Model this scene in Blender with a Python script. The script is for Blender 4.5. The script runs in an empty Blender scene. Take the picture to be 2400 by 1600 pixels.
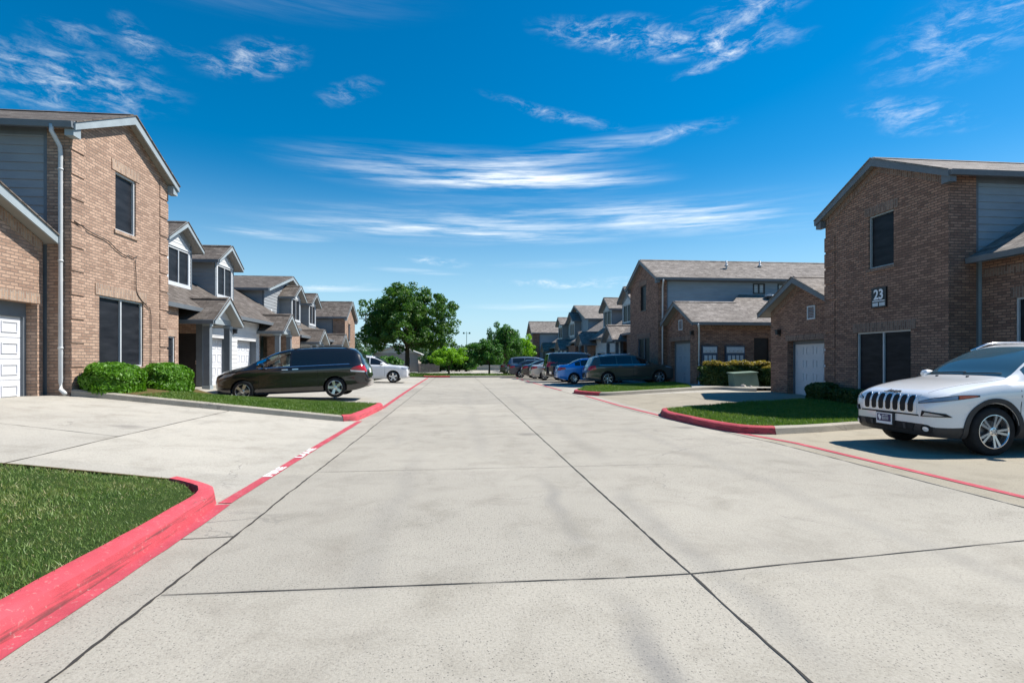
import bpy, bmesh, math, random
import numpy as np
from mathutils import Vector, Matrix
from mathutils.bvhtree import BVHTree
from mathutils.geometry import delaunay_2d_cdt
R = math.radians
random.seed(7); rng = np.random.default_rng(7)
sc = bpy.context.scene
COL = sc.collection

# ------------------------------------------------------------ camera, sky, sun, exposure
cam = bpy.data.cameras.new("camera"); camo = bpy.data.objects.new("camera", cam); COL.objects.link(camo)
cam.lens = 19.44; cam.sensor_width = 36; cam.shift_y = 0.0187; cam.clip_end = 3000; cam.clip_start = .05
camo.location = (0, 0, 1.42); camo.rotation_euler = (R(90), 0, R(-5.666))
sc.camera = camo

SUNDIR = Vector((.82, .17, 1.0)).normalized()
SUN_EL = math.asin(SUNDIR.z); SUN_AZ = math.atan2(SUNDIR.x, SUNDIR.y)
sun = bpy.data.lights.new("sun", 'SUN'); suno = bpy.data.objects.new("sun", sun); COL.objects.link(suno)
sun.energy = 5.0; sun.angle = R(.5); sun.color = (1, .95, .87)
suno.rotation_euler = (-SUNDIR).to_track_quat('-Z', 'Y').to_euler(); suno.location = (30, 10, 40)

sc.view_settings.view_transform = 'Standard'; sc.view_settings.look = 'None'
sc.view_settings.exposure = 0.62; sc.view_settings.gamma = 1.0

world = bpy.data.worlds.new("World"); sc.world = world; world.use_nodes = True

class NT:
    """tiny node-tree helper"""
    def __init__(s, tree): s.t = tree; s.n = tree.nodes; s.l = tree.links
    def new(s, typ, ins=None, **kw):
        n = s.n.new(typ)
        for k, v in kw.items(): setattr(n, k, v)
        for k, v in (ins or {}).items():
            if isinstance(v, bpy.types.NodeSocket): s.l.new(v, n.inputs[k])
            else: n.inputs[k].default_value = v
        return n
    def math(s, op, a, b=0.0, clamp=False):
        return s.new('ShaderNodeMath', {0: a, 1: b}, operation=op, use_clamp=clamp).outputs[0]
    def vmath(s, op, a, b=(0, 0, 0)):
        return s.new('ShaderNodeVectorMath', {0: a, 1: b}, operation=op)
    def ramp(s, fac, stops, interp='LINEAR'):
        n = s.new('ShaderNodeValToRGB', {'Fac': fac}); cr = n.color_ramp; cr.interpolation = interp
        while len(cr.elements) < len(stops): cr.elements.new(.5)
        for e, (p, c) in zip(cr.elements, stops):
            e.position = p; e.color = (*c, 1) if len(c) == 3 else c
        return n.outputs[0]
    def mix(s, fac, a, b, mode='MIX'):
        n = s.new('ShaderNodeMix', data_type='RGBA', blend_type=mode)
        for k, v in ((0, fac), (6, a), (7, b)):
            if isinstance(v, bpy.types.NodeSocket): s.l.new(v, n.inputs[k])
            elif k == 0: n.inputs[0].default_value = v
            else: n.inputs[k].default_value = (*v, 1) if len(v) == 3 else v
        return n.outputs[2]
    def noise(s, vec, scale, detail=4, rough=.55, dist=0.0):
        return s.new('ShaderNodeTexNoise', {'Vector': vec, 'Scale': scale, 'Detail': detail, 'Roughness': rough, 'Distortion': dist}).outputs[0]
    def maprange(s, v, a, b, c=0.0, d=1.0, smooth=False):
        return s.new('ShaderNodeMapRange', {0: v, 1: a, 2: b, 3: c, 4: d}, interpolation_type='SMOOTHSTEP' if smooth else 'LINEAR').outputs[0]

def build_world():
    w = NT(world.node_tree); w.n.clear()
    sky = w.new('ShaderNodeTexSky', sky_type='NISHITA', sun_disc=False, sun_elevation=SUN_EL, sun_rotation=SUN_AZ,
                altitude=200, air_density=1.15, dust_density=.25, ozone_density=4.0)
    hs = w.new('ShaderNodeHueSaturation', {'Hue': .495, 'Saturation': 1.5, 'Value': 1.12, 'Color': sky.outputs[0]})
    tc = w.new('ShaderNodeTexCoord').outputs['Generated']
    sep = w.new('ShaderNodeSeparateXYZ', {0: tc})
    az = w.math('ARCTAN2', sep.outputs[0], sep.outputs[1]); el = w.math('ARCSINE', sep.outputs[2])
    azd = w.math('MULTIPLY', az, 57.2958); eld = w.math('MULTIPLY', el, 57.2958)
    p = w.new('ShaderNodeCombineXYZ', {0: azd, 1: eld}).outputs[0]
    # wispy turbulence warp, then streaked and puffy detail (degrees of azimuth / elevation)
    wn = w.new('ShaderNodeTexNoise', {'Vector': p, 'Scale': .16, 'Detail': 4.0}).outputs[1]
    warp = w.vmath('MULTIPLY', w.vmath('SUBTRACT', wn, (.5, .5, .5)).outputs[0], (3.0, 1.3, 0)).outputs[0]
    pw = w.vmath('ADD', p, warp).outputs[0]
    puff = w.noise(w.vmath('MULTIPLY', pw, (.36, 1.0, 1)).outputs[0], 1.0, 10, .70, .35)
    pw2 = w.vmath('ADD', p, w.vmath('MULTIPLY', warp, (.5, .16, 0)).outputs[0]).outputs[0]
    mp = w.new('ShaderNodeMapping', {'Vector': pw2, 'Rotation': (0, 0, R(3)), 'Scale': (.07, 1.15, 1)}).outputs[0]
    streak = w.noise(mp, 1.0, 9, .66, .15)
    puffm = w.maprange(puff, .42, .86, 0, 1, True)
    streakm = w.maprange(streak, .34, .80, 0, 1, True)
    # patches: az, el, half width, half height (deg), tilt (deg), strength
    PUFF = [(-33, 21.6, 8.5, 2.9, 6, 1.0), (-28.4, 25.6, 2.6, 1.3, -42, .75), (-24, 25.4, 4.5, .6, -10, .35), (-19.4, 26.3, 5.2, 1.7, 14, .95),
            (-32.5, 25.0, 3.4, .9, 4, .5), (16, 30.2, 8.5, 1.5, -6, 1.15), (25, 28.3, 9.5, 1.3, -5, 1.1), (28.5, 30.0, 8.5, 1.9, 12, .7), (26, 26.9, 4.2, .7, 12, .9),
            (45, 24.5, 7.5, 3.2, 10, .62), (41.6, 19.7, 5.4, 1.3, -19, .75), (41.5, 18.6, 3.0, .5, -10, .3), (10, 24.0, 8.0, .7, -13, .7), (-10.8, 25.0, 3.4, 1.2, 20, .5), (-2.0, 10.1, 4.2, .55, -4, 1.0),
            (-13, 7.1, 5.0, .45, 6, .8), (11, 7.8, 8.5, .55, -2, 1.1), (15.5, 8.0, 2.6, .6, 0, .8), (22.3, 21.4, 6.0, .8, 6, .6), (40, 30, 1.8, .7, 14, .5)]
    STREAK = [(1.5, 18.6, 20, 2.5, -1.5, .8), (7, 17.9, 15, 1.1, -1, 1.25), (12, 20.4, 12, 1.4, 7, .6), (7, 14.0, 30, 2.4, 1, .62), (4, 12.8, 13, .8, -3, 1.0), (24, 13.6, 13, 1.8, -5, .85),
              (-18, 11.8, 6, .55, -1, .9), (-7, 13.2, 12, 1.0, 2, .55), (-4, 9.0, 5, .35, -2, .8), (8, 5.5, 8, .5, 0, .5), (-12, 7.0, 7, .35, 2, .7), (10, 9.9, 7, .5, 1, .4),
              (-20, 31, 20, 2, 4, .08)]
    def patches(lst, pv):
        acc = None
        for a, e, hw, hh, rot, st in lst:
            m = w.new('ShaderNodeMapping', {'Vector': pv, 'Location': (a, e, 0), 'Rotation': (0, 0, R(rot)), 'Scale': (hw, hh, 1)}, vector_type='TEXTURE').outputs[0]
            ln = w.vmath('LENGTH', m).outputs['Value']
            v = w.maprange(ln, 1.15, 0.0, 0, st, True)
            acc = v if acc is None else w.math('ADD', acc, v)
        return acc
    c1 = w.math('MULTIPLY', patches(PUFF, pw), puffm); c2 = w.math('MULTIPLY', patches(STREAK, pw2), streakm)
    cl = w.math('MULTIPLY', w.math('ADD', c1, c2), .95, True)
    # pale haze toward the horizon
    hz = w.maprange(eld, 19, -1, 0, .72, True)
    base = w.mix(hz, hs.outputs[0], (4.9, 7.6, 9.6))
    col = w.mix(cl, base, (10.0, 10.6, 11.0))
    bg = w.new('ShaderNodeBackground', {'Color': col, 'Strength': .074})
    out = w.new('ShaderNodeOutputWorld', {'Surface': bg.outputs[0]})
build_world()
try:
    world.cycles.sampling_method = 'MANUAL'; world.cycles.sample_map_resolution = 512
except Exception: pass

# ------------------------------------------------------------ materials
MATS = {}
def mat(name, color=(.5, .5, .5), rough=.6, metal=0.0, spec=.5, fn=None, coat=0.0):
    m = bpy.data.materials.new(name); m.use_nodes = True
    t = NT(m.node_tree); b = t.n['Principled BSDF']
    b.inputs['Base Color'].default_value = (*color, 1); b.inputs['Roughness'].default_value = rough
    b.inputs['Metallic'].default_value = metal; b.inputs['Specular IOR Level'].default_value = spec
    b.inputs['Coat Weight'].default_value = coat; b.inputs['Coat Roughness'].default_value = .03
    if fn: fn(t, b)
    MATS[name] = m; return m
def OC(t): return t.new('ShaderNodeTexCoord').outputs['Object']
def UV(t): return t.new('ShaderNodeTexCoord').outputs['UV']
def setc(t, b, c): t.l.new(c, b.inputs['Base Color'])
def bump(t, b, h, dist=.01, strength=1.0):
    n = t.new('ShaderNodeBump', {'Height': h, 'Distance': dist, 'Strength': strength}); t.l.new(n.outputs[0], b.inputs['Normal'])
def vary(color, amt=.12, scale=3.0, bmp=0.0):
    def f(t, b):
        o = OC(t); n = t.noise(o, scale, 6, .65)
        lo = tuple(max(0, c * (1 - amt)) for c in color); hi = tuple(min(1, c * (1 + amt)) for c in color)
        setc(t, b, t.ramp(n, [(.3, lo), (.7, hi)]))
        if bmp: bump(t, b, t.noise(o, scale * 12, 3), bmp)
    return f
def brick_fn(c1, c2, c3, mortar, vertical=False, dark=.0):
    def f(t, b):
        uv = UV(t)
        if vertical: uv = t.new('ShaderNodeMapping', {'Vector': uv, 'Rotation': (0, 0, R(90))}).outputs[0]
        bt = t.new('ShaderNodeTexBrick', {'Vector': uv, 'Color1': (*c1, 1), 'Color2': (*c2, 1), 'Mortar': (*mortar, 1), 'Scale': 1.0,
                   'Mortar Size': .009, 'Mortar Smooth': .25, 'Bias': 0.0, 'Brick Width': .21, 'Row Height': .0705}, offset=.5)
        bt2 = t.new('ShaderNodeTexBrick', {'Vector': uv, 'Color1': (0, 0, 0, 1), 'Color2': (1, 1, 1, 1), 'Mortar': (.5, .5, .5, 1), 'Scale': 1.0,
                   'Mortar Size': 0.0, 'Bias': -.3, 'Brick Width': .21, 'Row Height': .0705}, offset=.5)
        inv = t.math('SUBTRACT', 1.0, bt.outputs['Fac'])
        c = t.mix(t.math('MULTIPLY', t.math('MULTIPLY', bt2.outputs[0], inv), .6), bt.outputs[0], c3)
        n = t.noise(OC(t), .9, 5, .6); n2 = t.noise(OC(t), 26, 4, .7)
        c = t.mix(.6, c, t.ramp(n, [(.25, (.72, .70, .68)), (.75, (1.12, 1.1, 1.08))]), 'MULTIPLY')
        c = t.mix(.4, c, t.ramp(n2, [(.3, (.55, .55, .55)), (.7, (1.2, 1.2, 1.2))]), 'MULTIPLY')
        setc(t, b, c)
        bump(t, b, t.math('ADD', inv, t.math('MULTIPLY', n2, .35)), .02)
    return f
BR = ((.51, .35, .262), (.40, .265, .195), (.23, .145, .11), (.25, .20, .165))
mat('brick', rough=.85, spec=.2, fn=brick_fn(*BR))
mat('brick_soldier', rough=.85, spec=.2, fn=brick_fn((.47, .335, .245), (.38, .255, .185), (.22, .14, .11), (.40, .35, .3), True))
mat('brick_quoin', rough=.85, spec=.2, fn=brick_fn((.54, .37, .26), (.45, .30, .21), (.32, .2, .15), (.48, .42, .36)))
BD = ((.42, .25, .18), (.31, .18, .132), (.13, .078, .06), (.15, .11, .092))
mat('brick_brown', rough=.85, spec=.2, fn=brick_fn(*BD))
mat('brick_brown_soldier', rough=.85, spec=.2, fn=brick_fn((.31, .205, .16), (.22, .145, .115), (.12, .08, .065), (.33, .275, .235), True))
def siding_fn(col):
    def f(t, b):
        n = t.noise(t.vmath('MULTIPLY', OC(t), (1, 1, 3)).outputs[0], 1.3, 6, .6)
        setc(t, b, t.ramp(n, [(.25, tuple(c * .86 for c in col)), (.75, tuple(min(1, c * 1.1) for c in col))]))
        bump(t, b, t.noise(t.vmath('MULTIPLY', OC(t), (2, 2, 40)).outputs[0], 3, 3), .004)
    return f
mat('siding_grey', rough=.6, spec=.3, fn=siding_fn((.27, .285, .30)))
mat('siding_blue', rough=.6, spec=.3, fn=siding_fn((.25, .31, .36)))
mat('siding_white', rough=.55, spec=.3, fn=siding_fn((.60, .60, .60)))
mat('trim_blue', rough=.55, spec=.3, fn=vary((.29, .335, .36), .12, 2.0))
mat('trim_dark', rough=.55, spec=.3, fn=vary((.14, .16, .18), .14, 2.0))
mat('trim_white', rough=.5, spec=.3, fn=vary((.54, .56, .58), .08, 2.0))
mat('soffit', rough=.7, spec=.2, fn=vary((.30, .29, .27), .1, 2.0))
mat('window_frame', rough=.4, fn=vary((.50, .52, .54), .1, 4.0))
def screen_fn(t, b):
    n = t.noise(t.vmath('MULTIPLY', OC(t), (1, 1, 5)).outputs[0], 1.1, 4, .6)
    setc(t, b, t.ramp(n, [(.3, (.010, .011, .014)), (.75, (.03, .032, .038))]))
mat('solar_screen', rough=.4, spec=.12, fn=screen_fn)
def blind_fn(t, b):
    s = t.new('ShaderNodeSeparateXYZ', {0: OC(t)}); q = t.math('FRACT', t.math('MULTIPLY', s.outputs[2], 11.0))
    setc(t, b, t.ramp(q, [(.0, (.25, .28, .3)), (.6, (.5, .54, .56)), (.95, (.1, .11, .12))]))
mat('window_blind', rough=.15, spec=.6, fn=blind_fn)
mat('door_dark', rough=.4, fn=vary((.018, .017, .017), .3, 2))
mat('garage_blue', rough=.45, spec=.35, fn=vary((.30, .36, .41), .06, 1.2))
mat('garage_white', rough=.45, spec=.35, fn=vary((.60, .61, .64), .06, 1.2))
mat('downspout_metal', rough=.4, fn=vary((.50, .52, .53), .1, 2))
mat('black_metal', (.02, .02, .022), .45)
mat('cable_rubber', (.05, .04, .035), .7)
def shingle_fn(cols):
    def f(t, b):
        uv = UV(t)
        def bk(c1, c2, bias): return t.new('ShaderNodeTexBrick', {'Vector': uv, 'Color1': (*c1, 1), 'Color2': (*c2, 1), 'Mortar': (*[c * .35 for c in c1], 1), 'Scale': 1.0,
                   'Mortar Size': .007, 'Mortar Smooth': .5, 'Bias': bias, 'Brick Width': .33, 'Row Height': .165}, offset=.37)
        a = bk(cols[0], cols[1], .1); a2 = bk((0, 0, 0), (1, 1, 1), -.2)
        c = t.mix(t.math('MULTIPLY', a2.outputs[0], .75), a.outputs[0], cols[2])
        n = t.noise(OC(t), .5, 5, .6); n2 = t.noise(OC(t), 60, 3, .7); n3 = t.noise(OC(t), 3.2, 4, .75)
        c = t.mix(.8, c, t.ramp(n3, [(.32, (.55, .54, .53)), (.68, (1.3, 1.29, 1.28))]), 'MULTIPLY')
        c = t.mix(.7, c, t.ramp(n, [(.25, (.74, .73, .72)), (.75, (1.15, 1.15, 1.15))]), 'MULTIPLY')
        c = t.mix(.4, c, t.ramp(n2, [(.3, (.55, .55, .55)), (.7, (1.3, 1.3, 1.3))]), 'MULTIPLY')
        setc(t, b, c)
        s = t.new('ShaderNodeSeparateXYZ', {0: uv}); saw = t.math('FRACT', t.math('DIVIDE', s.outputs[1], .165))
        h = t.math('ADD', t.math('MULTIPLY', t.math('SUBTRACT', 1.0, saw), 1.0), t.math('MULTIPLY', a2.outputs[0], .5))
        bump(t, b, h, .02)
    return f
mat('shingle', rough=.9, spec=.15, fn=shingle_fn(((.14, .12, .106), (.058, .049, .043), (.28, .25, .225))))
mat('shingle_grey', rough=.9, spec=.15, fn=shingle_fn(((.26, .232, .21), (.12, .104, .093), (.45, .41, .375))))
def conc_fn(col, speck=.5, tyre=0.0, warm=0.0):
    def f(t, b):
        o = OC(t)
        big = t.noise(o, .22, 6, .62); mid = t.noise(o, 1.6, 7, .68, .4); fine = t.noise(o, 55, 4, .75)
        c = t.ramp(big, [(.28, tuple(v * .86 for v in col)), (.72, tuple(min(1, v * 1.08) for v in col))])
        c = t.mix(.7, c, t.ramp(mid, [(.28, (.72, .71, .69)), (.5, (1, 1, 1)), (.75, (1.08, 1.08, 1.07))]), 'MULTIPLY')
        c = t.mix(.55, c, t.ramp(fine, [(.30, (.52, .51, .5)), (.5, (1, 1, 1)), (.7, (1.18, 1.18, 1.18))]), 'MULTIPLY')
        vo = t.new('ShaderNodeTexVoronoi', {'Vector': o, 'Scale': 58.0, 'Randomness': 1.0})
        sel = t.new('ShaderNodeSeparateColor', {0: vo.outputs['Color']}).outputs[0]
        patch = t.maprange(t.noise(o, .35, 4, .6), .36, .6, .12, 1.0, True)
        sp = t.math('MULTIPLY', t.math('LESS_THAN', vo.outputs['Distance'], .26), t.math('GREATER_THAN', sel, .55))
        sp = t.math('MULTIPLY', t.math('MULTIPLY', sp, patch), speck)
        c = t.mix(sp, c, (.10, .095, .09))
        # each poured slab has a slightly different tone
        sl = t.new('ShaderNodeTexWhiteNoise', {'Vector': t.vmath('FLOOR', t.vmath('DIVIDE', t.vmath('ADD', o, (1.79, .12, 0)).outputs[0], (3.33, 3.62, 50)).outputs[0]).outputs[0]}, noise_dimensions='2D').outputs[0]
        c = t.mix(1.0, c, t.ramp(sl, [(0, (.93, .93, .925)), (1, (1.05, 1.045, 1.03))]), 'MULTIPLY')
        # oil spots
        ov = t.new('ShaderNodeTexVoronoi', {'Vector': o, 'Scale': .55}); osel = t.new('ShaderNodeSeparateColor', {0: ov.outputs['Color']})
        od = t.math('ADD', ov.outputs['Distance'], t.math('MULTIPLY', t.math('SUBTRACT', mid, .5), .25))
        c = t.mix(t.math('MULTIPLY', t.maprange(od, .17, .05, 0, .5, True), t.math('GREATER_THAN', osel.outputs[0], .6)), c, (.14, .13, .12))
        # dirt streaks worn along the driving direction
        st = t.noise(t.new('ShaderNodeMapping', {'Vector': o, 'Scale': (2.2, .16, 1)}).outputs[0], 1.0, 5, .62, .3)
        c = t.mix(t.maprange(st, .58, .78, 0, .32, True), c, (.22, .215, .21))
        # drifts of grime, uneven
        gr = t.noise(o, .75, 5, .7, 1.2)
        c = t.mix(t.maprange(gr, .52, .74, 0, .38, True), c, (.24, .215, .18))
        # hairline cracks
        cv = t.new('ShaderNodeTexVoronoi', {'Vector': t.vmath('ADD', o, t.vmath('MULTIPLY', t.new('ShaderNodeTexNoise', {'Vector': o, 'Scale': 2.0, 'Detail': 5.0}).outputs[1], (.9, .9, 0)).outputs[0]).outputs[0], 'Scale': .28}, feature='DISTANCE_TO_EDGE')
        cm = t.math('MULTIPLY', t.math('LESS_THAN', cv.outputs['Distance'], .0022), t.maprange(t.noise(o, .5, 2), .5, .6, 0, .5))
        c = t.mix(cm, c, (.16, .15, .14))
        if tyre:
            s = t.new('ShaderNodeSeparateXYZ', {0: o})
            wob = t.math('MULTIPLY', t.math('SUBTRACT', t.noise(t.vmath('MULTIPLY', o, (0, .35, 0)).outputs[0], 1.0, 3), .5), .7)
            xx = t.math('ADD', s.outputs[0], wob)
            for x0, y0, y1, wd, k in ((.95, 1.6, 3.6, .16, .62), (1.0, 3.9, 7.0, .13, .4), (1.75, 2.0, 6.5, .2, .28), (-.6, 3, 9, .2, .18), (3.6, 2.5, 12, .22, .18), (2.1, 7.5, 24, .25, .2), (.4, 8, 26, .25, .16)):
                d = t.maprange(t.math('ABSOLUTE', t.math('SUBTRACT', xx, x0)), wd, 0, 0, 1, True)
                e = t.math('MULTIPLY', t.maprange(s.outputs[1], y0, y0 + .7, 0, 1, True), t.maprange(s.outputs[1], y1, y1 - 1.1, 0, 1, True))
                k2 = t.math('MULTIPLY', t.math('MULTIPLY', d, e), t.maprange(mid, .3, .7, k * .4, k, True))
                c = t.mix(k2, c, (.13, .13, .135))
        setc(t, b, c); bump(t, b, t.math('ADD', fine, t.math('MULTIPLY', mid, .6)), .006, .7)
    return f
mat('concrete_road', rough=.9, spec=.2, fn=conc_fn((.375, .349, .30), .85, 1.0))
mat('concrete_drive', rough=.9, spec=.2, fn=conc_fn((.42, .395, .347), .5))
mat('concrete_tan', rough=.9, spec=.2, fn=conc_fn((.34, .305, .24), .7))
mat('concrete_walk', rough=.9, spec=.2, fn=conc_fn((.38, .36, .32), .3))
mat('kerb_concrete', rough=.9, spec=.2, fn=conc_fn((.37, .34, .29), .8))
mat('joint_tar', (.035, .032, .028), .9)
def red_fn(col, wear):
    def f(t, b):
        o = OC(t); n = t.noise(o, 2.2, 7, .7); n2 = t.noise(o, 30, 5, .75)
        c = t.ramp(n, [(.25, tuple(v * .72 for v in col)), (.7, tuple(min(1, v * 1.12) for v in col))])
        st = t.noise(t.new('ShaderNodeMapping', {'Vector': o, 'Scale': (6, .55, 15)}).outputs[0], 1.3, 6, .72, .6)
        nz = t.new('ShaderNodeSeparateXYZ', {0: t.new('ShaderNodeNewGeometry').outputs['Normal']}).outputs[2]
        st = t.math('ADD', st, t.maprange(nz, .9, .5, -.09, .05))
        c = t.mix(t.maprange(st, .53, .68, 0, .8, True), c, (.10, .045, .045))
        c = t.mix(t.maprange(t.math('ADD', n2, t.math('MULTIPLY', t.math('SUBTRACT', n, .5), .35)), .58, .68, 0, wear, True), c, (.40, .36, .32))
        setc(t, b, c); bump(t, b, n2, .006)
    return f
mat('red_kerb_paint', rough=.75, spec=.25, fn=red_fn((.50, .07, .09), .35))
mat('red_line_paint', rough=.8, spec=.2, fn=red_fn((.47, .075, .10), .7))
mat('white_paint', rough=.7, fn=vary((.78, .77, .75), .12, 8))
def lawn_fn(c1, c2, c3):
    def f(t, b):
        o = OC(t); n = t.noise(o, 1.4, 7, .7); n2 = t.noise(o, 40, 5, .75)
        c = t.ramp(n, [(.3, c1), (.55, c2), (.78, c3)])
        c = t.mix(.7, c, t.ramp(n2, [(.3, (.35, .35, .35)), (.7, (1.4, 1.4, 1.3))]), 'MULTIPLY')
        setc(t, b, c); bump(t, b, n2, .04)
    return f
mat('lawn_soil', rough=.95, spec=.1, fn=lawn_fn((.04, .075, .018), (.06, .10, .025), (.12, .125, .05)))
mat('mulch', rough=.95, spec=.1, fn=lawn_fn((.06, .04, .02), (.16, .12, .05), (.26, .21, .10)))
mat('field', rough=.95, spec=.1, fn=lawn_fn((.05, .085, .025), (.07, .11, .03), (.10, .12, .05)))
def leaf_mat(name, c1, c2, c3, trans=.35, scale=2.0):
    m = bpy.data.materials.new(name); m.use_nodes = True; t = NT(m.node_tree); t.n.clear()
    o = OC(t); n = t.noise(o, scale, 5, .7); n2 = t.noise(o, scale * 9, 2, .6)
    c = t.ramp(t.math('ADD', t.math('MULTIPLY', n, .55), t.math('MULTIPLY', n2, .45)), [(.34, c1), (.5, c2), (.68, c3)])
    d = t.new('ShaderNodeBsdfPrincipled', {'Base Color': c, 'Roughness': .5, 'Specular IOR Level': .35})
    tr = t.new('ShaderNodeBsdfTranslucent', {'Color': t.mix(1.0, c, (1.25, 1.35, .6), 'MULTIPLY')})
    mx = t.new('ShaderNodeMixShader', {0: trans, 1: d.outputs[0], 2: tr.outputs[0]})
    t.new('ShaderNodeOutputMaterial', {0: mx.outputs[0]}); MATS[name] = m
leaf_mat('grass_blade', (.085, .16, .038), (.165, .25, .066), (.36, .34, .16), .3, .8)
leaf_mat('grass_straw', (.30, .26, .13), (.42, .37, .2), (.5, .45, .28), .3, 1.6)
leaf_mat('grass_far', (.08, .16, .025), (.12, .21, .035), (.21, .26, .07), .3, 1.0)
leaf_mat('leaf_oak', (.022, .075, .014), (.06, .15, .024), (.17, .27, .045), .34, 1.1)
leaf_mat('leaf_lime', (.13, .28, .014), (.22, .42, .025), (.34, .54, .05), .42, 2.0)
leaf_mat('leaf_green', (.026, .095, .02), (.065, .18, .035), (.16, .29, .06), .34, 1.5)
leaf_mat('leaf_box', (.04, .12, .008), (.09, .23, .014), (.21, .40, .035), .32, 5.0)
leaf_mat('leaf_hedge', (.026, .06, .014), (.05, .095, .022), (.13, .14, .035), .25, 5.0)
leaf_mat('leaf_gold', (.18, .15, .03), (.32, .24, .05), (.42, .33, .08), .35, 5.0)
leaf_mat('leaf_distant', (.05, .10, .05), (.07, .135, .06), (.11, .17, .07), .25, .4)
mat('bark', rough=.9, spec=.15, fn=vary((.10, .078, .06), .35, 5, .02))
mat('utility_green', rough=.5, fn=vary((.16, .23, .18), .12, 2))
mat('rock', rough=.9, fn=vary((.42, .38, .34), .3, 9))
mat('mailbox_metal', rough=.35, fn=vary((.55, .60, .64), .1, 5))
mat('mailbox_blue', rough=.5, fn=vary((.06, .09, .14), .2, 5))
mat('sign_black', (.012, .012, .014), .4)
mat('sign_white', (.8, .82, .85), .5)
mat('house_tan', rough=.8, fn=vary((.36, .30, .26), .15, 1))
mat('house_pale', rough=.8, fn=vary((.55, .52, .47), .1, 1))
mat('fence_wood', rough=.85, fn=vary((.17, .145, .13), .3, 3))
mat('pole_wood', rough=.85, fn=vary((.16, .13, .11), .2, 3))
# car materials
def paint(name, col, metal=.0, rough=.28):
    def f(t, b):
        n = t.noise(OC(t), 300, 2, .5); n2 = t.noise(OC(t), 1.5, 4, .6)
        c = t.mix(.25, col, t.ramp(n, [(.35, tuple(v * .7 for v in col)), (.65, tuple(min(1, v * 1.3) for v in col))]))
        s = t.new('ShaderNodeSeparateXYZ', {0: OC(t)})
        d = t.math('MULTIPLY', t.maprange(s.outputs[2], .75, .25, 0, .3 if max(col) > .3 else .015), t.maprange(n2, .35, .7, .2, 1))
        setc(t, b, t.mix(d, c, (.2, .18, .155)))
    mat(name, col, rough, metal, .5, f, 1.0)
paint('paint_white', (.78, .79, .80)); paint('paint_black', (.012, .012, .014), .0, .2)
paint('paint_bronze', (.085, .088, .075), .5, .32); paint('paint_blue', (.04, .30, .78), .2, .3)
paint('paint_silver', (.48, .46, .43), .5, .32); paint('paint_navy', (.022, .028, .045), .3, .3); paint('paint_slate', (.17, .20, .24), .45, .32)
mat('car_glass', (.012, .016, .02), .02, 0, .8)
mat('car_glass_sky_tint', (.045, .10, .135), .03, 0, .9)  # blue of the reflected sky is put into this base colour
mat('car_dark', (.008, .008, .009), .8); mat('car_plastic', rough=.6, fn=vary((.03, .03, .033), .25, 6))
mat('tyre', rough=.85, spec=.2, fn=vary((.022, .022, .023), .3, 12)); mat('alloy', rough=.22, metal=.9, fn=vary((.72, .73, .75), .06, 6))
def clear_fn(t, b):
    out = t.n['Material Output']; tr = t.new('ShaderNodeBsdfTransparent', {'Color': (.62, .72, .70, 1)}); gl = t.new('ShaderNodeBsdfGlossy', {'Roughness': .02, 'Color': (.9, .95, 1, 1)})
    fr = t.new('ShaderNodeFresnel', {'IOR': 1.5}); fr2 = t.math('ADD', fr.outputs[0], .06); t.new('ShaderNodeMixShader', {0: fr2, 1: tr.outputs[0], 2: gl.outputs[0]}); t.l.new(t.n[-1].outputs[0], out.inputs[0])
mat('car_glass_clear', fn=clear_fn)
mat('seat_cloth', rough=.9, fn=vary((.20, .19, .18), .2, 5))
mat('chrome', (.75, .76, .78), .12, .95); mat('lamp_clear', (.35, .37, .40), .06, .3, .9)
mat('lamp_red', (.45, .012, .015), .12, 0, .8); mat('lamp_amber', (.55, .11, .02), .15, 0, .8); mat('lamp_white', (.8, .82, .84), .1, .2, .8)
mat('plate_navy', (.02, .025, .10), .4); mat('brake_disc', (.18, .18, .19), .4, .8)

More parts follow.
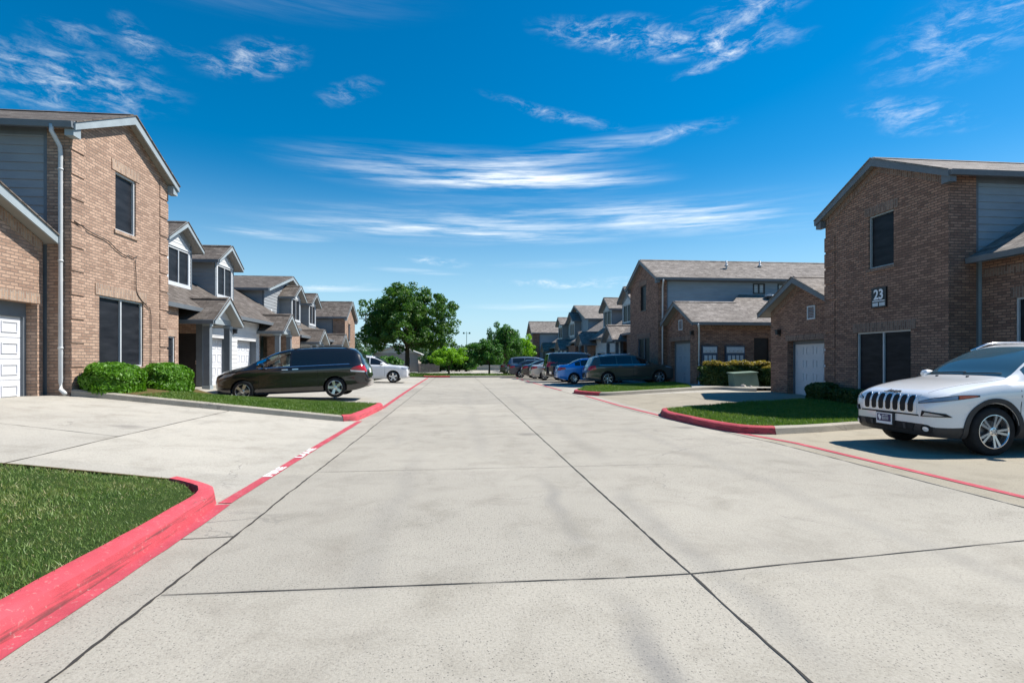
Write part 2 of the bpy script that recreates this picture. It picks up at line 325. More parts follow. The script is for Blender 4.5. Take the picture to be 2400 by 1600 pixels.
# ------------------------------------------------------------ mesh and object helpers
OFF = {}
def link(o, parent=None):
    COL.objects.link(o)
    if parent is not None: o.parent = parent; OFF[o.name] = OFF.get(parent.name, Vector())
    return o
def tag(o, label=None, cat=None, group=None, kind=None):
    if label: o['label'] = label
    if cat: o['category'] = cat
    if group: o['group'] = group
    if kind: o['kind'] = kind
    return o
def thing(name, label, cat, loc=(0, 0, 0), group=None, rz=0.0, local=False):
    o = bpy.data.objects.new(name, None); o.empty_display_size = .3; COL.objects.link(o); o.location = loc; o.rotation_euler.z = rz
    OFF[o.name] = Vector() if local else Vector(loc)
    return tag(o, label, cat, group)
class MB:
    def __init__(s): s.v = []; s.f = []; s.m = []; s.ms = []
    def mi(s, m):
        if m not in s.ms: s.ms.append(m)
        return s.ms.index(m)
    def poly(s, pts, m, n=None):
        pts = [Vector(p) for p in pts]
        if n is not None:
            nn = Vector()
            for i in range(len(pts)): nn += pts[i].cross(pts[(i + 1) % len(pts)])
            if nn.dot(Vector(n)) < 0: pts.reverse()
        b = len(s.v); s.v += pts; s.f.append(list(range(b, b + len(pts)))); s.m.append(s.mi(m))
    def prism(s, base, ext, m, mcap=None, m2=None):
        """base polygon extruded by vector ext; outward facing"""
        base = [Vector(p) for p in base]; ext = Vector(ext); c = sum(base, Vector()) / len(base) + ext / 2
        top = [p + ext for p in base]
        s.poly(base, mcap or m, -ext); s.poly(top, m2 or mcap or m, ext)
        for i in range(len(base)):
            j = (i + 1) % len(base); q = [base[i], base[j], top[j], top[i]]
            s.poly(q, m, sum(q, Vector()) / 4 - c)
    def box(s, x0, x1, y0, y1, z0, z1, m):
        x0, x1 = sorted((x0, x1)); y0, y1 = sorted((y0, y1))
        s.prism([(x0, y0, z0), (x1, y0, z0), (x1, y1, z0), (x0, y1, z0)], (0, 0, z1 - z0), m)
    def tube(s, pts, r, m, n=8):
        pts = [Vector(p) for p in pts]; rr = r if isinstance(r, (list, tuple)) else [r] * len(pts); rings = []
        for i, p in enumerate(pts):
            d = (pts[min(i + 1, len(pts) - 1)] - pts[max(i - 1, 0)]).normalized()
            a = d.cross(Vector((0, 0, 1)))
            if a.length < .05: a = d.cross(Vector((0, 1, 0)))
            a.normalize(); b = d.cross(a).normalized(); base = len(s.v)
            for k in range(n):
                t = 2 * math.pi * k / n; s.v.append(p + (a * math.cos(t) + b * math.sin(t)) * rr[i])
            rings.append(base)
        mi = s.mi(m)
        for i in range(len(rings) - 1):
            for k in range(n):
                q = (k + 1) % n; s.f.append([rings[i] + k, rings[i + 1] + k, rings[i + 1] + q, rings[i] + q]); s.m.append(mi)
        s.f.append([rings[0] + k for k in range(n)]); s.m.append(mi); s.f.append([rings[-1] + k for k in range(n)][::-1]); s.m.append(mi)
    def build(s, name, parent=None, smooth=False, bevel=0.0, world=True):
        off = OFF.get(parent.name, Vector()) if parent is not None else Vector()
        if not world: off = Vector()
        me = bpy.data.meshes.new(name)
        me.from_pydata([p - off for p in s.v], [], s.f)
        for m in s.ms: me.materials.append(MATS[m])
        me.polygons.foreach_set('material_index', s.m)
        uv = me.uv_layers.new(name='UVMap').data; Z = Vector((0, 0, 1))
        for p in me.polygons:
            n = p.normal
            t = Z.cross(n)
            if t.length < .05: t = Vector((1, 0, 0)); w = Vector((0, 1, 0))
            else: t.normalize(); w = n.cross(t)
            if abs(n.z) < .2: w = Z
            for li in p.loop_indices:
                c = me.vertices[me.loops[li].vertex_index].co + off; uv[li].uv = (c.dot(t), c.dot(w))
        if smooth: me.polygons.foreach_set('use_smooth', [True] * len(me.polygons))
        me.update(); o = bpy.data.objects.new(name, me); link(o, parent)
        if bevel:
            b = o.modifiers.new('bevel', 'BEVEL'); b.width = bevel; b.segments = 2; b.limit_method = 'ANGLE'
        return o
def sheet(name, x0, x1, y0, y1, nx, ny, m, dz=0.0, kind='structure', clipf=None):
    xs = np.linspace(x0, x1, nx + 1); ys = np.linspace(y0, y1, ny + 1); mb = MB()
    for y in ys:
        for x in xs: mb.v.append(Vector((x, y, gz(x, y) + dz)))
    mi = mb.mi(m)
    for j in range(ny):
        for i in range(nx):
            a = j * (nx + 1) + i; mb.f.append([a, a + 1, a + nx + 2, a + nx + 1]); mb.m.append(mi)
    o = mb.build(name); tag(o, kind=kind); return o
def quads_obj(name, verts, faces, m, parent=None, smooth=False):
    """fast numpy mesh: verts (n,3), faces (k,c)"""
    off = np.array(OFF.get(parent.name, Vector())) if parent is not None else np.zeros(3)
    me = bpy.data.meshes.new(name); k, c = faces.shape
    me.vertices.add(len(verts)); me.vertices.foreach_set('co', (verts - off).astype(np.float32).ravel())
    me.loops.add(k * c); me.loops.foreach_set('vertex_index', faces.astype(np.int32).ravel())
    me.polygons.add(k); me.polygons.foreach_set('loop_start', np.arange(0, k * c, c, dtype=np.int32))
    me.polygons.foreach_set('loop_total', np.full(k, c, np.int32)); me.update(calc_edges=True)
    for mm in (m if isinstance(m, (list, tuple)) else [m]): me.materials.append(MATS[mm])
    o = bpy.data.objects.new(name, me); return link(o, parent)
def sstep(a, b, x):
    t = min(1, max(0, (x - a) / (b - a))); return t * t * (3 - 2 * t)
def clamp(x, a=0.0, b=1.0): return min(b, max(a, x))
def gz(x, y):
    """ground height: driveways climb on the left, everything falls away gently at the far end of both rows"""
    z = 0.0
    if x < -2.5:
        k = 1 - sstep(14.6, 18.0, y)
        near = .65 * clamp((-x - 2.6) / 5.9)
        far = .09 * clamp((-x - 2.6) / 4.6) + .31 * clamp((-x - 7.2) / 1.7)
        z += near * k + far * (1 - k)
        z -= 1.0 * sstep(28, 50, y) * clamp((-x - 5.5) / 3.5)
    if x > 6:
        z += .14 * clamp((x - 6) / 5) * sstep(14, 22, y)
        z -= .35 * sstep(45, 80, y) * clamp((x - 7.5) / 3.5)
    return z
# ------------------------------------------------------------ ground, road, drives, kerbs
def ground():
    xs = [-450, -200, -90, -45, *np.arange(-24, 36.1, .75), 60, 120, 240, 450]; ys = [-60, -20, *np.arange(-8, 100.1, .75), 130, 200, 400, 900]; mb = MB(); nx = len(xs)
    for y in ys:
        for x in xs: mb.v.append(Vector((x, y, gz(x, y) - .18)))
    mi = mb.mi('field')
    for j in range(len(ys) - 1):
        for i in range(nx - 1): a = j * nx + i; mb.f.append([a, a + 1, a + nx + 1, a + nx]); mb.m.append(mi)
    tag(mb.build('ground'), kind='structure')
ground()
sheet('road', -2.3, 5.5, -6, 47, 4, 30, 'concrete_road')
sheet('driveway', -16, -2.3, -6, 60, 28, 66, 'concrete_drive')
sheet('driveway', 5.5, 30, -6, 22, 24, 28, 'concrete_tan')
sheet('driveway', 5.5, 30, 22, 95, 24, 60, 'concrete_drive')
sheet('cross_street', -90, 120, 54, 84, 40, 10, 'concrete_drive', -.03)

def ribbon(name, pts, w, m, dz=.004, wob=0.0, kind='structure', step=.18, parent=None):
    """painted line or joint lying on the ground"""
    mb = MB(); P = []
    for a, b in zip(pts[:-1], pts[1:]):
        n = max(1, int(math.dist(a, b) / step))
        for i in range(n): P.append((a[0] + (b[0] - a[0]) * i / n, a[1] + (b[1] - a[1]) * i / n))
    P.append(pts[-1]); mi = mb.mi(m); k = 0
    for i, p in enumerate(P):
        a = P[max(i - 1, 0)]; b = P[min(i + 1, len(P) - 1)]; dx, dy = b[0] - a[0], b[1] - a[1]; l = math.hypot(dx, dy) or 1
        nx, ny = -dy / l, dx / l
        k = k * .8 + random.uniform(-wob, wob); ww = w * (1 + random.uniform(-.5, .5) * (1 if wob else .12))
        for s in (-.5, .5):
            x = p[0] + nx * (k + s * ww); y = p[1] + ny * (k + s * ww); mb.v.append(Vector((x, y, gz(x, y) + dz)))
    for i in range(len(P) - 1): mb.f.append([2 * i, 2 * i + 2, 2 * i + 3, 2 * i + 1]); mb.m.append(mi)
    o = mb.build(name, parent); tag(o, kind=kind); return o
J = 'joint_tar'
ribbon('road_joint', [(-1.80, -4), (-1.79, 12), (-1.80, 46.5)], .017, J, .004, .006, step=.07)
ribbon('road_joint', [(1.60, -4), (1.54, 4), (1.50, 46.5)], .014, J, .004, .003, step=.09)
ribbon('road_joint', [(5.46, -4), (5.46, 9), (5.0, 13.6), (4.85, 22), (4.8, 46)], .018, J, .004, .005)
ribbon('road_joint', [(-1.78, 3.54), (1.1, 3.53)], .010, J, .0045, .002)
ribbon('road_joint', [(1.1, 3.53), (1.57, 3.55), (5.46, 4.08)], .012, J, .0045, .003)
for y, w in ((7.25, .007), (10.6, .007), (14.1, .006), (17.7, .006), (21.4, .006), (25, .006), (29, .006), (34, .006), (39, .006)):
    ribbon('road_joint', [(-1.78, y), (1.5, y + .05), (3.0, y + .1)], w, J, .0045, .003)
ribbon('road_joint', [(-2.28, 4.62), (-1.8, 4.66)], .016, J, .0045, .003)
for y in (10.4, 11.9, 15.2): ribbon('road_joint', [(-2.28, y), (-1.8, y)], .008, J, .0045, .002)
ribbon('driveway_joint', [(-5.05, 6.5), (-5.15, 13.1)], .016, J, .004, .004)
ribbon('driveway_joint', [(-8.9, 9.3), (-5.1, 8.9)], .012, J, .004, .004)
ribbon('driveway_joint', [(8.9, 22.4), (8.6, 16.8)], .012, J, .004, .004)
ribbon('driveway_joint', [(-5.2, 24.6), (-5.2, 34)], .016, J, .004, .004)
# painted fire-lane stripes
ribbon('fire_lane_line', [(-2.30, 5.75), (-2.30, 9), (-2.27, 13.25)], .125, 'red_line_paint', .006)
ribbon('fire_lane_line', [(-2.22, 16.7), (-2.3, 24), (-2.35, 31), (-2.4, 46)], .14, 'red_line_paint', .006)
ribbon('fire_lane_line', [(6.05, -1), (5.87, 4.6), (5.8, 9.0), (5.45, 10.6)], .115, 'red_line_paint', .006)
ribbon('fire_lane_line', [(5.22, 13.6), (5.1, 17), (5.15, 21.9)], .12, 'red_line_paint', .006)
ribbon('fire_lane_line', [(4.95, 26), (4.85, 34), (4.8, 46)], .12, 'red_line_paint', .006)

def text_obj(name, body, size, m, matrix, parent=None, extrude=.002, kind=None, bold=0.0, sx=1.0):
    cu = bpy.data.curves.new(name, 'FONT'); cu.body = body; cu.size = size; cu.align_x = 'CENTER'; cu.align_y = 'CENTER'
    cu.extrude = extrude; cu.offset = bold; cu.resolution_u = 3
    tmp = bpy.data.objects.new('tmp', cu); COL.objects.link(tmp)
    dg = bpy.context.evaluated_depsgraph_get(); me = bpy.data.meshes.new_from_object(tmp.evaluated_get(dg))
    bpy.data.objects.remove(tmp); me.transform(Matrix.Diagonal((sx, 1, 1, 1))); me.transform(matrix)
    if parent is not None: me.transform(Matrix.Translation(-OFF.get(parent.name, Vector())))
    me.materials.clear(); me.materials.append(MATS[m]); o = bpy.data.objects.new(name, me)
    if kind: tag(o, kind=kind)
    return link(o, parent)
# stencilled lettering along the left stripe, read from the road
for w, y in (('FIRE', 7.3), ('LANE', 8.75)):
    M = Matrix.Translation((-2.30, y, gz(-2.3, y) + .010)) @ Matrix.Rotation(R(90), 4, 'Z')
    text_obj('stencil_lettering', w, .14, 'white_paint', M, None, .0004, 'structure', .006, 2.5)

def cdt(poly, step):
    xs = [p[0] for p in poly]; ys = [p[1] for p in poly]; pts = [Vector(p[:2]) for p in poly]; n = len(pts)
    def inside(x, y):
        c = False
        for i in range(n):
            a, b = pts[i], pts[i - 1]
            if (a.y > y) != (b.y > y) and x < (b.x - a.x) * (y - a.y) / (b.y - a.y) + a.x: c = not c
        return c
    def dist(x, y):
        m = 9
        for i in range(n):
            a, b = pts[i], pts[i - 1]; d = b - a; t = clamp(((x - a.x) * d.x + (y - a.y) * d.y) / max(d.length_squared, 1e-9))
            m = min(m, math.hypot(a.x + d.x * t - x, a.y + d.y * t - y))
        return m
    P = list(pts)
    for x in np.arange(min(xs) + step / 2, max(xs), step):
        for y in np.arange(min(ys) + step / 2, max(ys), step):
            if inside(x, y) and dist(x, y) > step * .4: P.append(Vector((x, y)))
    r = delaunay_2d_cdt(P, [(i, (i + 1) % n) for i in range(n)], [list(range(n))], 1, 1e-5)
    return r[0], r[2], inside
def smooth_line(pts, closed=False, step=.18):
    """Catmull-Rom through points"""
    out = []; n = len(pts)
    for i in range(n - 1):
        p0 = Vector(pts[max(i - 1, 0)]); p1 = Vector(pts[i]); p2 = Vector(pts[i + 1]); p3 = Vector(pts[min(i + 2, n - 1)])
        k = max(1, int((p2 - p1).length / step))
        for j in range(k):
            t = j / k; out.append(.5 * ((2 * p1) + (p2 - p0) * t + (2 * p0 - 5 * p1 + 4 * p2 - p3) * t * t + (3 * p1 - p0 - 3 * p2 + p3) * t ** 3))
    out.append(Vector(pts[-1])); return [(p.x, p.y) for p in out]
def kerb(name, line, m, h=.14, w=.17, side=1):
    """kerb along a line; grass lies on the left of the direction when side=1"""
    mb = MB(); mi = mb.mi(m); prof = [(-.05, -.04), (0, -.02), (.025, h * .82), (.06, h), (w, h + .004), (w + .01, h - .08)]; k = len(prof)
    for i, p in enumerate(line):
        a = line[max(i - 1, 0)]; b = line[min(i + 1, len(line) - 1)]; dx, dy = b[0] - a[0], b[1] - a[1]; l = math.hypot(dx, dy)
        nx, ny = -dy / l * side, dx / l * side
        for q, z in prof:
            x, y = p[0] + nx * q, p[1] + ny * q; mb.v.append(Vector((x + random.uniform(-1, 1) * .003, y, gz(p[0], p[1]) + z + random.uniform(-1, 1) * .003)))
    for i in range(len(line) - 1):
        for j in range(k - 1):
            a = i * k + j; f = [a, a + k, a + k + 1, a + 1]
            mb.f.append(f if side < 0 else f[::-1]); mb.m.append(mi)
    for b in (0, (len(line) - 1) * k): mb.f.append([b + j for j in range(k)]); mb.m.append(mi)
    o = mb.build(name, None, True); tag(o, kind='structure'); o.data.set_sharp_from_angle(angle=R(40)); return o
def lawn(poly, m='lawn_soil', name='lawn', step=.5, dz=.115):
    v, f, ins = cdt(poly, step); mb = MB(); mb.v = [Vector((p.x, p.y, gz(p.x, p.y) + dz + .015 * math.sin(p.x * 2.1) * math.sin(p.y * 1.7))) for p in v]
    mi = mb.mi(m)
    for q in f: mb.f.append(list(q)); mb.m.append(mi)
    o = mb.build(name, None, True); tag(o, kind='structure'); return ins
def grass(poly, ins, n, h, m, w=.006, dz=.115, lean=.6):
    xs = [p[0] for p in poly]; ys = [p[1] for p in poly]
    p = rng.uniform((min(xs), min(ys)), (max(xs), max(ys)), (n, 2)); keep = np.array([ins(a, b) for a, b in p]); p = p[keep]; n = len(p)
    z = np.array([gz(a, b) + dz for a, b in p]); ang = rng.uniform(0, 2 * np.pi, n); hh = h * rng.uniform(.5, 1.25, n)
    cl = .5 + .5 * np.sin(p[:, 0] * 5.1 + np.sin(p[:, 1] * 3.3) * 2) * np.sin(p[:, 1] * 4.7); hh *= .75 + .5 * cl
    dx, dy = np.cos(ang), np.sin(ang); la = rng.uniform(0, 2 * np.pi, n); ll = hh * rng.uniform(.1, lean + .4, n)
    ww = w * rng.uniform(.7, 1.4, n)
    b0 = np.stack([p[:, 0] - dx * ww, p[:, 1] - dy * ww, z], 1); b1 = np.stack([p[:, 0] + dx * ww, p[:, 1] + dy * ww, z], 1)
    t0 = np.stack([p[:, 0] + np.cos(la) * ll, p[:, 1] + np.sin(la) * ll, z + hh], 1)
    v = np.stack([b0, b1, t0], 1).reshape(-1, 3); f = np.arange(n * 3).reshape(-1, 3)
    o = quads_obj('grass', v, f, m); tag(o, kind='stuff'); return o

# island beside the camera
L0out = smooth_line([(-2.22, -2.0), (-2.24, 1.5), (-2.26, 3.6), (-2.29, 5.0), (-2.37, 5.75), (-2.62, 6.12), (-2.95, 6.27)])
kerb('red_kerb', L0out, 'red_kerb_paint', .15, .16, 1)
ribbon('fire_lane_line', [(-2.20, -2), (-2.21, 1.5), (-2.22, 3.6), (-2.25, 5.0), (-2.29, 5.7)], .13, 'red_line_paint', .006)
L0 = [(-2.37, -2), (-2.39, 1.5), (-2.41, 3.6), (-2.44, 5.0), (-2.52, 5.6), (-2.75, 5.93), (-3.0, 6.08), (-9.2, 6.25), (-9.2, -2)]
i0 = lawn(L0, step=.4, dz=.135); grass(L0, i0, 170000, .034, 'grass_blade', .0042, .13); grass(L0, i0, 16000, .03, 'grass_straw', .0035, .13, 1.2)
kerb('driveway_edge', [(-2.95, 6.27), (-4.5, 6.33), (-9.2, 6.42)], 'mulch', .125, .12, 1)
# island in front of the left townhouses
kerb('red_kerb', smooth_line([(-2.62, 13.14), (-2.36, 13.32), (-2.3, 13.8), (-2.2, 15.6), (-2.18, 16.75), (-2.3, 17.1)]), 'red_kerb_paint', .15, .19, 1)
kerb('kerb', [(-8.5, 13.12), (-5, 13.12), (-2.62, 13.14)], 'kerb_concrete', .13, .17, 1)
L1 = [(-2.5, 13.5), (-2.36, 15.6), (-2.33, 16.9), (-3.6, 17.5), (-8.0, 18.7), (-8.52, 18.7), (-8.52, 13.25), (-2.7, 13.25)]
i1 = lawn(L1, step=.5)
M1 = [(-8.55, 13.3), (-6.9, 13.35), (-6.6, 15.5), (-7.0, 18.0), (-8.55, 19.2)]; lawn(M1, 'mulch', 'mulch_bed', .5, .128)
L1g = [(-2.5, 13.4), (-2.36, 15.6), (-2.33, 16.9), (-3.6, 17.5), (-7.2, 18.4), (-6.75, 15.5), (-6.9, 13.3), (-2.7, 13.25)]
grass(L1g, i1, 60000, .05, 'grass_far', .008)
# island in front of the house numbered 23
R1o = smooth_line([(5.45, 14.4), (5.16, 13.5), (5.2, 12.0), (5.36, 10.75), (5.65, 10.22), (6.1, 10.08)])
kerb('red_kerb', R1o, 'red_kerb_paint', .15, .17, 1)
kerb('kerb', smooth_line([(6.1, 10.08), (7.2, 10.32), (8.5, 10.72), (12.3, 11.7)]), 'kerb_concrete', .14, .18, 1)
R1 = [(5.45, 14.2), (5.36, 13.0), (5.52, 11.0), (5.75, 10.45), (6.1, 10.27), (8.5, 10.9), (12.28, 11.9), (12.28, 17.4), (8.6, 16.3), (5.6, 14.45)]
i2 = lawn(R1, step=.5); grass(R1, i2, 70000, .055, 'grass_far', .007)
# island before the courtyard
kerb('red_kerb', smooth_line([(5.2, 24.2), (5.02, 23.5), (5.25, 22.5), (5.7, 21.85)]), 'red_kerb_paint', .15, .16, 1)
kerb('kerb', smooth_line([(5.7, 21.85), (6.4, 21.9), (8.6, 22.6), (10.6, 23.2), (11.6, 23.2), (11.9, 22.3), (12.4, 21.9)]), 'kerb_concrete', .14, .16, 1)
R2 = [(5.35, 24.4), (5.22, 23.6), (5.45, 22.6), (5.8, 22.05), (6.4, 22.1), (8.6, 22.8), (10.2, 23.3), (11.2, 25.9), (11.6, 28.8), (6.5, 27.6)]
i3 = lawn(R2, step=.6); grass(R2, i3, 50000, .05, 'grass_far', .010)
W2 = [(10.25, 23.3), (10.6, 23.4), (11.6, 23.4), (12.2, 22.3), (14.6, 22.1), (18, 22.3), (18, 23.2), (12.9, 23.4), (12.0, 24.1), (11.7, 26.0), (11.3, 26)]
lawn(W2, 'concrete_walk', 'path', .6, .125)
B2 = [(12.0, 24.3), (13.0, 23.5), (18, 23.3), (18, 26.05), (11.75, 26.05)]
i4 = lawn(B2, 'lawn_soil', 'lawn', .6, .11); grass(B2, i4, 8000, .05, 'grass_far', .01, .11)
# grass at the far end of the road
kerb('red_kerb', smooth_line([(-2.9, 47.6), (-2.6, 47.0), (-1.6, 46.7), (-.6, 46.7)]), 'red_kerb_paint', .14, .17, 1)
kerb('kerb', [(-.6, 46.7), (2, 46.8), (5.6, 47.2)], 'kerb_concrete', .14, .17, 1)
E1 = [(-15, 47.6), (-2.8, 47.4), (-1.6, 46.88), (5.6, 47.4), (5.6, 53.5), (-15, 60)]
i5 = lawn(E1, step=1.6); grass(E1, i5, 40000, .09, 'grass_far', .03)

# ------------------------------------------------------------ building kit
class Face:
    """wall plane: P(a, b, inset) -> point; a runs along the wall, b is height"""
    def __init__(s, o, u, n): s.o = Vector(o); s.u = Vector(u); s.n = Vector(n)
    def __call__(s, a, b, i=0.0): return s.o + s.u * a + Vector((0, 0, b)) - s.n * i
    def box(s, mb, a0, a1, b0, b1, i0, i1, m):
        mb.prism([s(a0, b0, i0), s(a1, b0, i0), s(a1, b1, i0), s(a0, b1, i0)], -s.n * (i1 - i0), m)
def wall(mb, P, a0, a1, b0, b1, m, holes=(), rev=.12, mrev=None):
    A = sorted({a0, a1, *[h[0] for h in holes], *[h[1] for h in holes]}); B = sorted({b0, b1, *[h[2] for h in holes], *[h[3] for h in holes]})
    for i in range(len(A) - 1):
        for j in range(len(B) - 1):
            a, b = (A[i] + A[i + 1]) / 2, (B[j] + B[j + 1]) / 2
            if any(h[0] < a < h[1] and h[2] < b < h[3] for h in holes) or not (a0 < a < a1 and b0 < b < b1): continue
            mb.poly([P(A[i], B[j]), P(A[i + 1], B[j]), P(A[i + 1], B[j + 1]), P(A[i], B[j + 1])], m, P.n)
    for h in holes:
        c = P((h[0] + h[1]) / 2, (h[2] + h[3]) / 2, rev / 2)
        for (p, q) in (((h[0], h[2]), (h[0], h[3])), ((h[1], h[2]), (h[1], h[3])), ((h[0], h[3]), (h[1], h[3])), ((h[0], h[2]), (h[1], h[2]))):
            pts = [P(*p), P(*q), P(*q, rev), P(*p, rev)]; mb.poly(pts, mrev or m, c - sum(pts, Vector()) / 4)
def siding(mb, P, a0, a1, b0, b1, m, holes=(), h=.19, lim=None, out=.02):
    B = sorted({*np.arange(b0, b1, h).round(4), b1, *[x for hh in holes for x in hh[2:4] if b0 < x < b1]})
    for lo, hi in zip(B[:-1], B[1:]):
        if hi - lo < .004: continue
        st = b0 + math.floor((lo - b0 + 1e-4) / h) * h; o0 = out * (1 - (lo - st) / h); o1 = out * (1 - (hi - st) / h)
        L0_, R0_ = lim(lo) if lim else (a0, a1); L1_, R1_ = lim(hi) if lim else (a0, a1)
        seg = [(L0_, R0_, L1_, R1_)]
        for hh in holes:
            if hh[2] < (lo + hi) / 2 < hh[3]:
                ns = []
                for s0, s1, t0, t1 in seg:
                    if hh[1] <= s0 or hh[0] >= s1: ns.append((s0, s1, t0, t1)); continue
                    if hh[0] > s0: ns.append((s0, hh[0], t0, hh[0]))
                    if hh[1] < s1: ns.append((hh[1], s1, hh[1], t1))
                seg = ns
        for s0, s1, t0, t1 in seg:
            mb.poly([P(s0, lo, -o0), P(s1, lo, -o0), P(t1, hi, -o1), P(t0, hi, -o1)], m, P.n)
            mb.poly([P(s0, lo, -o0), P(s1, lo, -o0), P(s1, lo, 0), P(s0, lo, 0)], m, (0, 0, -1))
def window(parent, P, a0, a1, b0, b1, inset=.1, mull='', name='window', screen='solar_screen', frame='window_frame', fw=.045, split=True):
    mb = MB()
    for q in ((a0, a1, b0, b0 + fw), (a0, a1, b1 - fw, b1), (a0, a0 + fw, b0 + fw, b1 - fw), (a1 - fw, a1, b0 + fw, b1 - fw)): P.box(mb, *q, inset - .05, inset + .03, frame)
    if 'v' in mull: m_ = (a0 + a1) / 2; P.box(mb, m_ - fw * .55, m_ + fw * .55, b0 + fw, b1 - fw, inset - .045, inset + .03, frame)
    if 'h' in mull: m_ = (b0 + b1) / 2; P.box(mb, a0 + fw, a1 - fw, m_ - .02, m_ + .02, inset - .02, inset + .03, 'black_metal')
    if split:
        o = mb.build(name, parent); p = MB(); P.box(p, a0 + fw, a1 - fw, b0 + fw, b1 - fw, inset, inset + .02, screen); p.build('pane', o)
    else:
        P.box(mb, a0 + fw, a1 - fw, b0 + fw, b1 - fw, inset, inset + .02, screen); o = mb.build(name, parent)
    return o
def garage_door(parent, P, a0, a1, b0, b1, inset, m='garage_white', name='garage_door', cols=4, rows=4):
    mb = MB(); P.box(mb, a0, a1, b0, b1, inset, inset + .04, m); rh = (b1 - b0) / rows; cw = (a1 - a0) / cols
    for r in range(rows):
        P.box(mb, a0, a1, b0 + r * rh + .006, b0 + (r + 1) * rh - .006, inset - .012, inset, m)
        for c in range(cols):
            x0, x1, y0, y1 = a0 + c * cw + .09, a0 + (c + 1) * cw - .09, b0 + r * rh + .11, b0 + (r + 1) * rh - .11
            for q in ((x0, x1, y0, y0 + .022), (x0, x1, y1 - .022, y1), (x0, x0 + .022, y0 + .022, y1 - .022), (x1 - .022, x1, y0 + .022, y1 - .022)): P.box(mb, *q, inset - .03, inset - .012, m)
    o = mb.build(name, parent)
    h = MB(); c = (a0 + a1) / 2; P.box(h, c - .05, c + .05, b0 + rh * 1.05, b0 + rh * 1.05 + .025, inset - .05, inset - .03, 'black_metal'); h.build('handle', o)
    return o
def vent(parent, P, a0, a1, b0, b1):
    mb = MB(); f = .05
    for q in ((a0, a1, b0, b0 + f), (a0, a1, b1 - f, b1), (a0, a0 + f, b0 + f, b1 - f), (a1 - f, a1, b0 + f, b1 - f)): P.box(mb, *q, -.03, .02, 'trim_white')
    k = 7
    for i in range(k):
        z0 = b0 + f + (b1 - b0 - 2 * f) * i / k; z1 = b0 + f + (b1 - b0 - 2 * f) * (i + .9) / k
        mb.poly([P(a0 + f, z0, -.02), P(a1 - f, z0, -.02), P(a1 - f, z1, .015), P(a0 + f, z1, .015)], 'trim_blue', P.n)
    return mb.build('vent', parent)
def lamp(parent, P, a, b):
    mb = MB(); P.box(mb, a - .05, a + .05, b - .05, b + .14, -.02, 0, 'black_metal')
    mb.prism([P(a - .07, b, -.03), P(a + .07, b, -.03), P(a + .07, b + .16, -.03), P(a - .07, b + .16, -.03)], P.n * .13, 'black_metal')
    mb.prism([P(a - .09, b + .16, -.01), P(a + .09, b + .16, -.01), P(a + .09, b + .2, -.01), P(a - .09, b + .2, -.01)], P.n * .17, 'black_metal')
    return mb.build('wall_lamp', parent)
def downspout(parent, pts, m='downspout_metal', r=.045):
    mb = MB(); mb.tube(pts, r, m, 8); z0, z1 = pts[-1][2], pts[0][2]; p = Vector(pts[len(pts) // 2])
    for z in (z0 + 1.0, (z0 + z1) / 2, z1 - .9): mb.tube([(p.x, p.y, z - .02), (p.x, p.y, z + .02)], r * 1.25, m, 8)
    return mb.build('downspout', parent, True)
def roof_slab(mb, pts, th=.13, top='shingle', side='trim_blue', under='soffit'):
    mb.prism(pts, (0, 0, -th), side, top, under)

